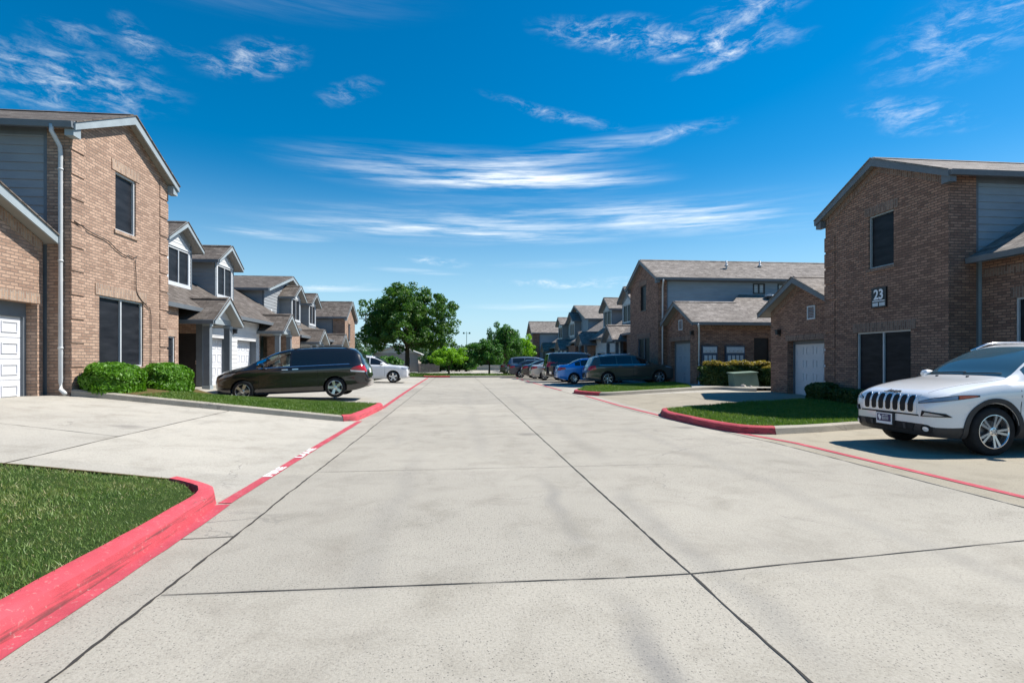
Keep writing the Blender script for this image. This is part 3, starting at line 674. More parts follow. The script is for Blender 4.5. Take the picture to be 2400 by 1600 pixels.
class Row:
    """townhouse frame: d = distance behind the front plane, y along the street"""
    def __init__(s, root, X0, sg, trim='trim_blue', shing='shingle', brick='brick'):
        s.r = root; s.X0 = X0; s.sg = sg; s.trim = trim; s.sh = shing; s.br = brick; s.sol = brick + '_soldier'
    def p(s, d, y, z): return Vector((s.X0 + s.sg * d, y, z))
    def front(s, d=0.0): return Face((s.X0 + s.sg * d, 0, 0), (0, 1, 0), (-s.sg, 0, 0))
    def side(s, y, toward=-1): return Face((s.X0, y, 0), (s.sg, 0, 0), (0, toward, 0))
    def gable_roof(s, y0, y1, d0, d1, ze, zp, name='roof', parent=None, gutter=True, hip=0.0, rake=True, split=None, fas=.18):
        mb = MB(); yc = split if split is not None else (y0 + y1) / 2; th = .13; P = s.p
        for ya, hp in ((y0, hip), (y1, hip)): roof_slab(mb, [P(d0, ya, ze), P(d1, ya, ze), P(d1 - hp, yc, zp), P(d0, yc, zp)], th, s.sh, s.trim)
        if hip: roof_slab(mb, [P(d1, y0, ze), P(d1, y1, ze), P(d1 - hip, yc, zp)], th, s.sh, s.trim)
        mb.prism([P(d0 + .02, yc - .14, zp - .045), P(d0 + .02, yc, zp + .03), P(d0 + .02, yc + .14, zp - .045)], s.p(d1 - hip, 0, 0) - s.p(d0 + .02, 0, 0), s.sh)
        o = mb.build(name, parent or s.r)
        if rake:
            f = MB()
            for ya in (y0, y1):
                sg = 1 if ya == y0 else -1
                f.prism([P(d0, ya - .01 * sg, ze - .015), P(d0, yc, zp - .015), P(d0, yc, zp - fas - .06), P(d0, ya - .01 * sg, ze - fas)], s.p(-.04, 0, 0) - s.p(0, 0, 0), s.trim)
                f.prism([P(d0 - .04, ya - .02 * sg, ze + .012), P(d0 - .04, yc, zp + .012), P(d0 - .04, yc, zp - .02), P(d0 - .04, ya - .02 * sg, ze - .02)], s.p(-.03, 0, 0) - s.p(0, 0, 0), s.sh)
            if gutter:
                for ya in (y0, y1):
                    sg = 1 if ya == y0 else -1
                    f.prism([P(d0, ya - .10 * sg, ze - .02), P(d0, ya - .003 * sg, ze - .02), P(d0, ya - .003 * sg, ze - .15), P(d0, ya - .08 * sg, ze - .15)], s.p(d1, 0, 0) - s.p(d0, 0, 0), 'trim_dark')
            f.build('fascia', o if parent is None or parent == s.r else parent)
        return o
    def gable_wall(s, mb, d, y0, y1, zt, yc, zp, m):
        mb.poly([s.p(d, y0, zt), s.p(d, y1, zt), s.p(d, yc, zp)], m, (-s.sg, 0, 0))
    def rake_band(s, mb, d, y0, y1, zt, yc, zp, w=.22, out=.02, m=None):
        for ya in (y0, y1):
            k = .04 if ya == y0 else -.04
            mb.prism([s.p(d, ya + k, zt), s.p(d, yc, zp), s.p(d, yc, zp - w * 1.15), s.p(d, ya + k, zt - w)], s.p(-out, 0, 0) - s.p(0, 0, 0), m or s.sol)
    def tower(s, y0, y1, zb, ze, zp, depth, ret, wins, oh=.22, ohr=.2, sidemat='siding_grey', quoins=False, rake=True, hip=0.0, sidewins=()):
        """two-storey mass with its gable to the street; ze and zp are roof-edge and ridge heights"""
        yc = (y0 + y1) / 2; sl = (zp - ze) / (yc - y0 + oh); th = .13; zt = ze + sl * oh - th; zpk = zp - th - .01
        mb = MB(); F = s.front()
        wall(mb, F, y0, y1, zb - .3, zt, s.br, wins, .13)
        s.gable_wall(mb, 0, y0, y1, zt, yc, zpk, s.br)
        for y, tw in ((y0, -1), (y1, 1)):
            S = s.side(y, tw); mb.poly([S(0, zb - .3), S(ret, zb - .3), S(ret, zt), S(0, zt)], s.br, S.n)
            mb.poly([S(ret, zb - .3), S(ret, zt), S(ret, zt, .1), S(ret, zb - .3, .1)], s.br, (s.sg, 0, 0))
        wo = mb.build('wall', s.r); mb = MB()
        B = Face(s.p(depth, 0, 0), (0, 1, 0), (s.sg, 0, 0)); wall(mb, B, y0, y1, zb - .3, zt, s.br)
        if not hip: mb.poly([B(y0, zt), B(y1, zt), B(yc, zpk)], s.br, B.n)
        mb.build('rear_wall', s.r)
        for y, tw in ((y0, -1), (y1, 1)):
            S = s.side(y + (.06 if tw < 0 else -.06), tw); m2 = MB(); hs = sidewins if tw < 0 else ()
            siding(m2, S, ret, depth, zb - .3, zt, sidemat, hs); S.box(m2, ret, ret + .09, zb - .3, zt, -.03, .0, 'trim_dark')
            S.box(m2, ret + .09, depth, zt - .2, zt, -.025, 0, 'trim_dark')
            m2.build('siding', s.r)
            for h in hs:
                window(s.r, S, *h, .02, 'v', screen='window_blind', frame='black_metal', fw=.07)
        if rake:
            b = MB(); s.rake_band(b, 0, y0 + .02, y1 - .02, zt - .02, yc, zpk - .03); b.build('rake_band', s.r)
        s.gable_roof(y0 - oh, y1 + oh, -ohr, depth + .3, ze, zp, hip=hip)
        for y, sgn in ((y0, -1), (y1, 1)):   # boxed eave returns
            e = MB(); e.prism([s.p(-ohr + .01, y + sgn * oh, ze - .16), s.p(-ohr + .01, y + sgn * oh, ze - .3), s.p(-ohr + .01, y - sgn * .02, ze - .3), s.p(-ohr + .01, y - sgn * .02, ze - .16 + sl * oh * .9)], s.p(ohr - .015, 0, 0) - s.p(0, 0, 0), s.trim)
            e.build('eave_return', s.r)
        for w in wins:
            l = MB(); F.box(l, w[0] - .16, w[1] + .16, w[3] + .002, w[3] + .27, -.018, .0, s.sol); l.build('lintel', s.r)
            l = MB(); F.box(l, w[0] - .06, w[1] + .06, w[2] - .085, w[2] - .002, -.035, 0, s.sol); l.build('sill', s.r)
        if quoins:
            z = zb + .12
            while z < zt - .45:
                for ya, yb in ((y0 - .022, y0 + .42), (y1 - .42, y1 + .022)): q = MB(); F.box(q, ya, yb, z, z + .465, -.024, -.001, s.br); q.build('quoin', s.r)
                z += .54
        return zt
    def lowgable(s, y0, y1, d, zb, ze, zp, depth, door, oh=.3, flank=True, hd=.13, dm='garage_white', yc=None, ventpos=None, lamppos=None, doorin=.32):
        """single-storey garage with its gable to the street"""
        yc = yc if yc is not None else (y0 + y1) / 2; sl = (zp - ze) / (yc - y0 + oh); th = .13; zt = ze + sl * oh - th
        mb = MB(); F = s.front(d)
        wall(mb, F, y0, y1, zb - .3, zt, s.br, [door], doorin); s.gable_wall(mb, d, y0, y1, zt, yc, zp - th - .01, s.br)
        S = s.side(y0, -1)
        if flank: mb.poly([S(d, zb - .3), S(d + depth, zb - .3), S(d + depth, zt), S(d, zt)], s.br, S.n)
        S = s.side(y1, 1); mb.poly([S(d, zb - .3), S(d + depth, zb - .3), S(d + depth, zt), S(d, zt)], s.br, S.n)
        mb.build('wall', s.r)
        b = MB(); s.rake_band(b, d, y0 + .02, y1 - .02, zt - .02, yc, zp - th - .04); b.build('rake_band', s.r); b = MB(); F.box(b, door[0] - .1, door[1] + .1, door[3] + .002, door[3] + .22, -.018, 0, s.sol); b.build('lintel', s.r)
        s.gable_roof(y0 - oh, y1 + oh * .9, d - oh, d + depth, ze, zp, split=yc)
        t = MB()
        for q in ((door[0], door[0] + .07, door[2], door[3]), (door[1] - .07, door[1], door[2], door[3]), (door[0] + .07, door[1] - .07, door[3] - hd, door[3])): F.box(t, *q, doorin - .09, doorin, 'trim_dark')  # real frame; its dark colour also stands in for shade in the recess
        t.build('door_frame', s.r)
        garage_door(s.r, F, door[0] + .07, door[1] - .07, door[2], door[3] - hd, doorin - .02, dm)
        if ventpos: vent(s.r, F, *ventpos)
        if lamppos: lamp(s.r, F, *lamppos)
    def dormer(s, yc, w, d, zs, ze, zp, depth=4.5, oh=.34):
        y0, y1 = yc - w / 2, yc + w / 2; th = .1; sl = (zp - ze) / (w / 2 + oh); zt = ze + sl * oh - th
        mb = MB(); F = s.front(d); ww = w - .5; w0, w1 = yc - ww / 2, yc + ww / 2; wb, wt = zs + .12, zs + 1.5
        siding(mb, F, y0, y1, zs - .4, zt, 'siding_grey', [(w0, w1, wb, wt)], .15)
        def lim(z): k = (z - zt) / (zp - th - zt); return y0 + (yc - y0) * k, y1 + (yc - y1) * k
        siding(mb, F, y0, y1, zt, zp - th, 'siding_grey', (), .15, lim)
        for y, tw in ((y0, -1), (y1, 1)): siding(mb, s.side(y, tw), d, d + depth, zs - .4, zt, 'siding_grey', (), .19)
        for ya in (y0 - .012, y1 - .078): F.box(mb, ya, ya + .09, zs - .3, zt, -.03, .0, 'trim_dark')
        F.box(mb, w0 - .11, w1 + .11, wb - .11, wb - .002, -.05, .0, 'trim_white'); F.box(mb, w0 - .1, w0 - .002, wb, wt + .03, -.035, 0, 'trim_white'); F.box(mb, w1 + .002, w1 + .1, wb, wt + .03, -.035, 0, 'trim_white')
        F.box(mb, w0 - .13, w1 + .13, wt + .032, wt + .10, -.06, 0, 'trim_white')
        hp = min(.5, (zp - wt) * .62)
        mb.prism([F(w0 - .11, wt + .10, 0), F(w1 + .11, wt + .10, 0), F(yc, wt + .10 + hp, 0)], F.n * .035, 'siding_white')
        for k in (.25, .5, .75): F.box(mb, w0 - .1 + (yc - w0 + .1) * k, w1 + .1 - (w1 + .1 - yc) * k, wt + .10 + hp * k - .012, wt + .10 + hp * k, -.043, -.034, 'trim_blue')
        o = mb.build('dormer', s.r)
        s.gable_roof(y0 - oh, y1 + oh, d - oh, d + depth, ze, zp, 'dormer_roof', o, True, fas=.15)
        window(o, F, w0, w1, wb, wt, .02, 'v', split=False)
        return o
    def porch(s, yc, w, d, dw, zb, ze, zp, oh=.3):
        """gabled entry roof on posts"""
        y0, y1 = yc - w / 2, yc + w / 2; th = .1; sl = (zp - ze) / (w / 2 + oh); zt = ze + sl * oh - th
        o = s.gable_roof(y0 - oh, y1 + oh, d - oh, dw + 1.6, ze, zp, 'porch_roof', None, True, fas=.15)
        mb = MB(); F = s.front(d + .06)
        def lim(z): k = (z - zt) / (zp - th - zt); return y0 + (yc - y0) * k, y1 + (yc - y1) * k
        siding(mb, F, y0, y1, zt, zp - th, 'siding_white', (), .15, lim)
        F.box(mb, y0, y1, zt - .2, zt, -.03, .14, 'trim_blue')
        for y, tw in ((y0, -1), (y1, 1)): S = s.side(y, tw); S.box(mb, d + .2, dw, zt - .2, zt, .0, .12, 'trim_blue')
        mb.build('porch_gable', o)
        for y in (y0 + .11, y1 - .11):
            q = MB(); a = s.p(d + .1, y, 0); g = .11
            q.box(a.x - g, a.x + g, a.y - g, a.y + g, zb - .3, zt - .2, 'trim_dark'); q.box(a.x - g * 1.25, a.x + g * 1.25, a.y - g * 1.25, a.y + g * 1.25, zb - .3, zb + .14, 'trim_blue'); q.box(a.x - g * 1.2, a.x + g * 1.2, a.y - g * 1.2, a.y + g * 1.2, zt - .32, zt - .22, 'trim_blue')
            q.build('post', s.r)
        return o
    def mainroof(s, y0, y1, de, ze, sl, dr, depth, zwall=None):
        zr = ze + sl * (dr - de); mb = MB()
        roof_slab(mb, [s.p(de, y0, ze), s.p(de, y1, ze), s.p(dr, y1, zr), s.p(dr, y0, zr)], .13, s.sh, s.trim)
        roof_slab(mb, [s.p(2 * dr - de, y0, ze), s.p(2 * dr - de, y1, ze), s.p(dr, y1, zr), s.p(dr, y0, zr)], .13, s.sh, s.trim)
        o = mb.build('roof', s.r); f = MB()
        f.prism([s.p(de - .1, y0 + .02, ze - .02), s.p(de - .003, y0 + .02, ze - .02), s.p(de - .003, y0 + .02, ze - .16), s.p(de - .08, y0 + .02, ze - .16)], (0, y1 - y0 - .04, 0), 'trim_dark')
        f.build('gutter', o); return o
    def plumbing(s, d, y, z):
        mb = MB(); a = s.p(d, y, z); mb.tube([a - Vector((0, 0, .3)), a + Vector((0, 0, .3))], .05, 'trim_white', 8); mb.tube([a + Vector((0, 0, -.02)), a + Vector((0, 0, .08))], [.14, .06], 'trim_white', 8); mb.build('vent_pipe', s.r, True)
# ------------------------------------------------------------ left townhouses
LB = thing('townhouse_row', 'long left townhouse row, sunlit tan brick end tower, dormers and white garages facing the street', 'townhouses', (-8.57, 15.3, .65))
L = Row(LB, -8.57, -1)
L.tower(13.25, 17.35, .62, 6.66, 7.80, 12.0, .5, [(14.85, 15.75, 4.72, 6.2), (14.22, 16.1, 1.26, 3.0)], quoins=True, rake=False)
F0 = L.front()
window(LB, F0, 14.85, 15.75, 4.72, 6.2, .09); window(LB, F0, 14.22, 16.1, 1.26, 3.0, .09, 'v')
mb = MB()   # cable stapled to the wall
cp = [(13.3, 4.55), (13.9, 4.42), (14.5, 4.36), (14.9, 4.2), (15.3, 4.12), (15.35, 4.18), (15.62, 4.14), (15.75, 4.22), (15.66, 4.05), (15.7, 3.75), (15.72, 3.3), (15.9, 3.1), (16.25, 2.9), (16.42, 2.7), (16.42, 1.0)]
mb.tube([F0(a, b, -.03) for a, b in smooth_line(cp, step=.12)], .011, 'cable_rubber', 5); mb.build('cable', LB)
x = -8.57
downspout(LB, [(x - .22, 12.97, 6.56), (x - .22, 12.97, 6.42), (x - .20, 13.02, 6.34), (x - .18, 13.17, 6.16), (x - .18, 13.19, 6.0), (x - .18, 13.19, 3.4), (x - .18, 13.19, .95), (x - .16, 13.17, .78), (x + .02, 13.02, .70)])
L.lowgable(7.9, 13.18, .54, .58, 4.06, 5.3, 9.5, (10.45, 13.02, .56, 2.66), lamppos=(10.0, 2.9), hd=.3)  # header deepened so the dark trim also covers the lintel's shadow
# middle part with two porches and two dormers
L.mainroof(17.2, 34.25, .80, 3.36, .62, 5.6, 10)
L.mainroof(34.25, 45.9, .80, 2.98, .62, 5.6, 10)
def ground_floor(R_, b, yA, bay, alc, doors, aEnd, dw, zt, bayd, sw='siding_white', lampy=None, g=True):
    """brick bay with window, entry alcove, twin garage doors in pale siding"""
    r = R_.r; sgl = R_.sg
    mb = MB(); F = R_.front(bayd); w = (bay[0] + .35, bay[1] - .25, b + .62, b + 1.85)
    wall(mb, F, bay[0], bay[1], b - .4, zt, R_.br, [w], .1); S = R_.side(bay[1], 1)
    mb.poly([S(bayd, b - .4), S(2.9, b - .4), S(2.9, zt), S(bayd, zt)], R_.br, S.n)
    S0 = R_.side(bay[0], -1); mb.poly([S0(bayd, b - .4), S0(dw + .6, b - .4), S0(dw + .6, zt), S0(bayd, zt)], R_.br, S0.n)
    mb.build('wall', r); mb = MB(); F.box(mb, w[0] - .12, w[1] + .12, w[3] + .002, w[3] + .24, -.018, 0, R_.sol); mb.build('lintel', r); mb = MB()
    B = R_.front(2.3); wall(mb, B, bay[1], alc, b - .4, zt, R_.br)
    E = R_.side(alc, -1); wall(mb, E, dw, 2.3, b - .4, zt, R_.br, [(dw + .1, dw + 1.0, b, b + 2.1)], .06)
    mb.build('wall', r); window(r, F, *w, .08, 'h')
    d = MB(); E.box(d, dw + .1, dw + 1.0, b, b + 2.1, .03, .07, 'door_dark'); dd = d.build('door', r)
    h = MB(); E.box(h, dw + .17, dw + .21, b + .9, b + 1.05, -.03, .03, 'chrome'); h.build('handle', dd)
    W = R_.front(dw); m2 = MB(); hs = [(a0, a1, b - .4, b + 1.98) for a0, a1 in doors]
    siding(m2, W, alc, aEnd, b - .4, zt, sw, hs)
    for a0, a1 in doors:
        for q in ((a0, b - .4, b + 1.98), (a1, b - .4, b + 1.98)): m2.poly([W(q[0], q[1]), W(q[0], q[2]), W(q[0], q[2], .36), W(q[0], q[1], .36)], 'trim_dark')
        m2.poly([W(a0, b + 1.98), W(a1, b + 1.98), W(a1, b + 1.98, .36), W(a0, b + 1.98, .36)], 'trim_dark')
    W.box(m2, alc - .002, alc + .12, b - .4, zt, -.04, .2, 'trim_dark')
    E2 = R_.side(aEnd, 1); siding(m2, E2, dw, 2.3, b - .4, zt, sw)
    m2.build('siding', r)
    for a0, a1 in doors: garage_door(r, W, a0, a1, b - .25, b + 1.98, .30)
    if lampy: lamp(r, W, lampy, b + 2.25)
ground_floor(L, .38, 17.35, (17.35, 19.98), 22.6, [(23.05, 25.2), (26.1, 28.45)], 28.9, 1.33, 3.25, .93, lampy=25.65)
L.porch(22.0, 2.0, .36, 1.33, .38, 2.88, 3.80)
L.porch(29.95, 2.1, .36, 1.33, .34, 2.90, 3.84)
ground_floor(L, .28, 28.9, (31.9, 34.2), 36.0, [(37.9, 40.2), (40.6, 42.8)], 43.1, 1.33, 2.95, .8, 'siding_white')
mb = MB(); wall(mb, L.front(2.3), 28.9, 31.9, 0, 3.3, 'brick', [(29.6, 30.5, .3, 2.35)], .1); mb.build('wall', LB)
mb = MB(); L.front(2.3).box(mb, 29.6, 30.5, .3, 2.35, .06, .1, 'door_dark'); mb.build('door', LB)
L.porch(37.2, 2.1, .36, 1.33, .1, 2.6, 3.45); L.porch(44.0, 2.1, .36, 1.33, -.2, 2.6, 3.5)
mb = MB(); wall(mb, L.front(1.33), 43.1, 45.9, -.9, 2.95, 'brick', [(43.6, 44.5, -.4, 1.7)], .1); mb.build('wall', LB)
mb = MB(); L.front(1.33).box(mb, 43.6, 44.5, -.4, 1.7, .06, .1, 'door_dark'); mb.build('door', LB)
L.dormer(23.1, 2.15, 2.43, 4.33, 6.05, 6.92); L.dormer(27.45, 2.1, 2.43, 4.33, 5.98, 6.86)
# taller cross-gabled part further along
mb = MB(); S = L.side(34.3, -1); siding(mb, S, 2.9, 12, 2.6, 5.72, 'siding_grey'); S.box(mb, 2.9, 3.0, 2.6, 5.72, -.03, 0, 'trim_dark')
W = L.front(2.9); siding(mb, W, 34.3, 43.1, 2.6, 5.72, 'siding_grey')
def lim(z): k = (z - 5.72) / (6.95 - 5.72); return 34.3 + 4.4 * k, 43.1 - 4.4 * k
siding(mb, W, 34.3, 43.1, 5.72, 6.95, 'siding_grey', (), .19, lim); mb.build('siding', LB)
L.gable_roof(33.95, 43.45, 2.5, 12.3, 5.72, 7.10)
L.dormer(38.3, 2.2, 2.2, 4.0, 5.55, 6.42); L.dormer(42.5, 2.1, 2.2, 4.0, 5.55, 6.42)
L2 = Row(LB, -9.05, -1)
L2.tower(45.95, 50.3, -.8, 4.95, 6.42, 12, .95, [(47.3, 48.2, 3.0, 4.5), (46.9, 48.8, .1, 1.8)], rake=False)
window(LB, L2.front(), 47.3, 48.2, 3.0, 4.5, .09); window(LB, L2.front(), 46.9, 48.8, .1, 1.8, .09, 'v')
L.plumbing(3.4, 25.2, 5.0); L.plumbing(2.9, 35.6, 4.3)

# ------------------------------------------------------------ right: house numbered 23
RB = thing('townhouse_end', 'brown brick townhouse tower on the right bearing the black number 23 plaque', 'townhouse', (12.35, 15.2, .08))
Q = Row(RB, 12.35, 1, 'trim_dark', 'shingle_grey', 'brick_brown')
wins = [(14.57, 15.53, 4.16, 5.74), (13.98, 16.03, .42, 2.28)]
Q.tower(12.8, 17.5, .07, 6.17, 7.38, 12, .76, wins, sidemat='siding_blue', quoins=False)
window(RB, Q.front(), *wins[0], .09, frame='trim_blue'); window(RB, Q.front(), *wins[1], .09, 'v')
z = .2
while z < 5.4: q = MB(); Q.front().box(q, 17.02, 17.525, z, z + .465, -.024, -.001, 'brick_brown'); q.build('quoin', RB); z += .54
Q.lowgable(17.5, 21.6, .5, .05, 3.36, 4.56, 9.0, (17.95, 20.45, .05, 2.18), oh=.36, yc=19.55, ventpos=(18.75, 19.2, 2.92, 3.42), lamppos=(20.95, 2.45))
# low wing toward the camera
mb = MB(); W = Q.front(.92); wl = (10.4, 11.95, 1.0, 2.92); wall(mb, W, 4.6, 12.8, -.3, 3.92, 'brick_brown', [wl, (6.2, 7.7, 1.0, 2.92)], .1)
mb.build('wall', RB)
for w in (wl, (6.2, 7.7, 1, 2.92)): mb = MB(); W.box(mb, w[0] - .1, w[1] + .1, w[3] + .002, w[3] + .26, -.018, 0, 'brick_brown_soldier'); mb.build('lintel', RB)
mb = MB(); W.box(mb, 4.6, 12.75, 3.52, 3.72, -.02, 0, 'brick_brown_soldier'); mb.build('brick_band', RB); mb = MB()
S = Q.side(4.6, -1); mb.poly([S(.92, -.3), S(12, -.3), S(12, 3.9), S(.92, 3.9)], 'brick_brown', S.n); mb.build('wall', RB)
window(RB, W, *wl, .08, 'v'); window(RB, W, 6.2, 7.7, 1, 2.92, .08, 'v')
Q.mainroof(4.3, 12.78, .50, 4.02, .58, 6.2, 10)
# number plaque
P23 = Q.front(); mb = MB(); P23.box(mb, 14.80, 15.36, 2.98, 3.56, -.05, -.001, 'sign_black'); pl = mb.build('number_plaque', RB)
M = Matrix.Translation(P23(15.08, 3.345, -.053)) @ Matrix(((0, 0, -1, 0), (-1, 0, 0, 0), (0, 1, 0, 0), (0, 0, 0, 1)))
text_obj('numerals', '23', .40, 'sign_white', M, pl, .002, None, .012, .95)
mb = MB(); P23.box(mb, 14.84, 15.32, 3.155, 3.185, -.054, -.05, 'sign_white')
for a in (14.84, 15.10): P23.box(mb, a, a + .215, 3.02, 3.12, -.054, -.05, 'mailbox_metal')
mb.build('address_strip', pl)

# ------------------------------------------------------------ right: courtyard building and its row
CB = thing('townhouse_row', 'far right townhouse row behind the parked cars, brown brick tower with grey-blue sided flank', 'townhouses', (11.2, 32.5, .15))
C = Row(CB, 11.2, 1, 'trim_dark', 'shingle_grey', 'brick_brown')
wins = [(32.0, 33.0, 4.43, 5.94), (31.4, 33.5, .6, 2.78)]
C.tower(30, 35, .13, 6.05, 7.5, 14.5, .5, wins, sidemat='siding_blue', rake=True, hip=2.6, sidewins=[(5.6, 6.32, 5.22, 5.82), (7.08, 7.82, 5.22, 5.82)], oh=.3)
window(CB, C.front(), *wins[0], .09, frame='black_metal'); window(CB, C.front(), *wins[1], .09, 'v', frame='trim_dark')
C.lowgable(26.1, 30, .5, .15, 3.30, 4.52, 3.0, (26.88, 29.45, .15, 2.45), oh=.36, flank=False, dm='garage_blue', ventpos=(27.8, 28.3, 3.02, 3.56), lamppos=(26.5, 2.7))
S = C.side(26.1, -1); mb = MB(); dr = (3.45, 4.22, .15, 2.55); wall(mb, S, .5, 8.6, -.2, 3.36, 'brick_brown', [dr], .12); S.box(mb, .52, 8.6, 3.02, 3.24, -.02, 0, 'brick_brown_soldier')
mb.build('wall', CB); d = MB(); S.box(d, *dr, .06, .11, 'door_dark'); d.build('door', CB)
k = .443; zr = lambda y: 3.30 + k * (y - 25.74)
mb = MB(); roof_slab(mb, [C.p(3.2, 25.74, 3.30), C.p(9, 25.74, 3.30), C.p(9, 29.95, zr(29.95)), C.p(4.7, 29.95, zr(29.95)), C.p(3.2, 28.05, zr(28.05))], .13, 'shingle_grey', 'trim_dark')
ro = mb.build('roof', CB); g = MB(); g.prism([C.p(3.2, 25.64, 3.28), C.p(3.2, 25.735, 3.28), C.p(3.2, 25.735, 3.14), C.p(3.2, 25.66, 3.14)], (5.8, 0, 0), 'trim_dark'); g.build('gutter', ro)
mb = MB(); a = C.p(6.1, 29.2, zr(29.2)); mb.tube([a, a + Vector((0, 0, .16))], .14, 'black_metal', 10); mb.tube([a + Vector((0, 0, .16)), a + Vector((0, 0, .24)), a + Vector((0, 0, .26))], [.26, .24, .1], 'trim_white', 12); mb.build('vent_cap', ro)
downspout(CB, [(11.32, 29.55, 5.9), (11.34, 29.6, 5.75), (11.42, 29.9, 5.5), (11.42, 29.92, 3), (11.42, 29.92, .3)])
downspout(CB, [(11.55, 25.64, 3.2), (11.62, 25.7, 3.05), (11.78, 26.02, 2.8), (11.78, 26.03, 1.4), (11.78, 26.03, .45), (11.74, 25.95, .3), (11.6, 25.7, .2)])
C.plumbing(4.6, 31.2, 7.0); C.plumbing(6.9, 31.6, 7.1)
C.mainroof(34.9, 58.5, .80, 3.40, .66, 5.6, 10); C.mainroof(58.5, 78.2, .80, 3.1, .66, 5.6, 10)
ground_floor(C, .1, 35, (35, 38.3), 41.5, [(42.6, 45.2), (46.0, 48.6)], 49.2, 1.33, 3.3, .8)
C.porch(40.6, 2.6, .3, 1.33, .1, 2.95, 4.1); C.porch(50.4, 2.6, .3, 1.33, .05, 2.95, 4.1)
mb = MB(); wall(mb, C.front(1.6), 49.2, 55.5, -.4, 3.3, 'brick_brown', [(50, 51, 0, 2.1), (53, 54.6, .8, 2.2)], .12); mb.build('wall', CB); window(CB, C.front(1.6), 53, 54.6, .8, 2.2, .09, 'v')
mb = MB(); C.front(1.6).box(mb, 50, 51, 0, 2.1, .06, .11, 'door_dark'); mb.build('door', CB)
ground_floor(C, 0, 55.5, (55.5, 59), 62.5, [(64, 66.6), (67.4, 70)], 70.6, 1.33, 3.0, .8)
C.porch(61.3, 2.6, .3, 1.33, 0, 2.7, 3.8); C.porch(72.5, 2.6, .3, 1.33, -.1, 2.7, 3.8)
mb = MB(); wall(mb, C.front(1.6), 70.6, 78.2, -.6, 3.0, 'brick_brown', [(71.8, 72.9, -.2, 1.95)], .12); mb.build('wall', CB)
mb = MB(); C.front(1.6).box(mb, 71.8, 72.9, -.2, 1.95, .06, .11, 'door_dark'); mb.build('door', CB)
C.dormer(43.2, 2.9, 2.43, 4.4, 6.2, 7.35); C.dormer(49.2, 2.9, 2.43, 4.4, 6.0, 7.15)
mb = MB(); S = C.side(58.6, -1); siding(mb, S, 2.9, 12, 2.6, 5.95, 'siding_blue'); W = C.front(2.9); siding(mb, W, 58.6, 69.4, 2.6, 5.95, 'siding_blue')
def lim(z): k = (z - 5.95) / (7.5 - 5.95); return 58.6 + 5.4 * k, 69.4 - 5.4 * k
siding(mb, W, 58.6, 69.4, 5.95, 7.5, 'siding_grey', (), .19, lim); mb.build('siding', CB)
C.gable_roof(58.2, 69.8, 2.5, 12.3, 5.95, 7.9)
C.dormer(63.6, 2.9, 2.2, 4.2, 6.0, 7.05); C.dormer(71.0, 2.9, 2.2, 4.2, 6.0, 7.05)
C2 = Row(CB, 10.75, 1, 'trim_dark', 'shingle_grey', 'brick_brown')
w2 = [(80, 81.3, 3.9, 5.3), (79.6, 82, -.1, 1.9)]
C2.tower(78.2, 83.6, -.7, 5.4, 7.2, 12, .95, w2, sidemat='siding_blue', rake=False)
window(CB, C2.front(), *w2[0], .09); window(CB, C2.front(), *w2[1], .09, 'v')

# mailbox banks on the courtyard wall
def mailbank(x0, x1, n, label):
    t = thing('mailbox_bank', label, 'mailboxes', ((x0 + x1) / 2, 26.09, 1.0), 'mailbox banks on the courtyard wall')
    F = Face((0, 26.1, 0), (1, 0, 0), (0, -1, 0)); mb = MB(); F.box(mb, x0, x1, 1.12, 2.12, -.16, .0, 'mailbox_blue'); F.box(mb, x0 - .02, x1 + .02, 2.121, 2.15, -.19, 0, 'mailbox_blue'); F.box(mb, x0 + .03, x1 - .03, 1.80, 2.09, -.168, -.161, 'mailbox_metal'); mb.build('cabinet', t)
    w = (x1 - x0 - .12) / n
    for i in range(n):
        a = x0 + .06 + i * w
        for b0, b1 in ((1.16, 1.68), (1.83, 2.05)):
            d = MB(); F.box(d, a + .03, a + w - .03, b0, b1, -.185, -.17, 'mailbox_metal'); o = d.build('mailbox_door', t)
            k = MB(); F.box(k, a + w / 2 - .012, a + w / 2 + .012, b0 + .04, b0 + .07, -.2, -.186, 'black_metal'); k.build('lock', o)
mailbank(11.92, 12.68, 3, 'smaller blue-framed mailbox bank on the courtyard brick wall, beside the downspout')
mailbank(13.12, 14.08, 4, 'wider blue-framed mailbox bank on the courtyard brick wall, toward the dark door')

# ------------------------------------------------------------ vegetation
def leaves(name, parent, centers, radii, per, size, m, flat=1.0, up=.0, seed=1, shell=.35):
    r = np.random.default_rng(seed); C_ = np.repeat(np.array(centers), per, 0); Rr = np.repeat(np.array(radii), per, 0); n = len(C_)
    d = r.normal(size=(n, 3)); d /= np.linalg.norm(d, axis=1)[:, None]; rad = (shell + (1 - shell) * r.random(n)) ** .6
    p = C_ + d * Rr * rad[:, None]
    nrm = d * .7 + r.normal(size=(n, 3)) * .75 + np.array([0, 0, up]); nrm /= np.linalg.norm(nrm, axis=1)[:, None]
    a = np.cross(nrm, r.normal(size=(n, 3))); a /= np.linalg.norm(a, axis=1)[:, None]; b = np.cross(nrm, a)
    s = size * r.uniform(.6, 1.35, n)[:, None]
    v = np.stack([p - a * s, p + b * s * .5 + nrm * s * .12, p + a * s, p - b * s * .5 + nrm * s * .12], 1).reshape(-1, 3)
    return quads_obj(name, v, np.arange(n * 4).reshape(-1, 4), m, parent)
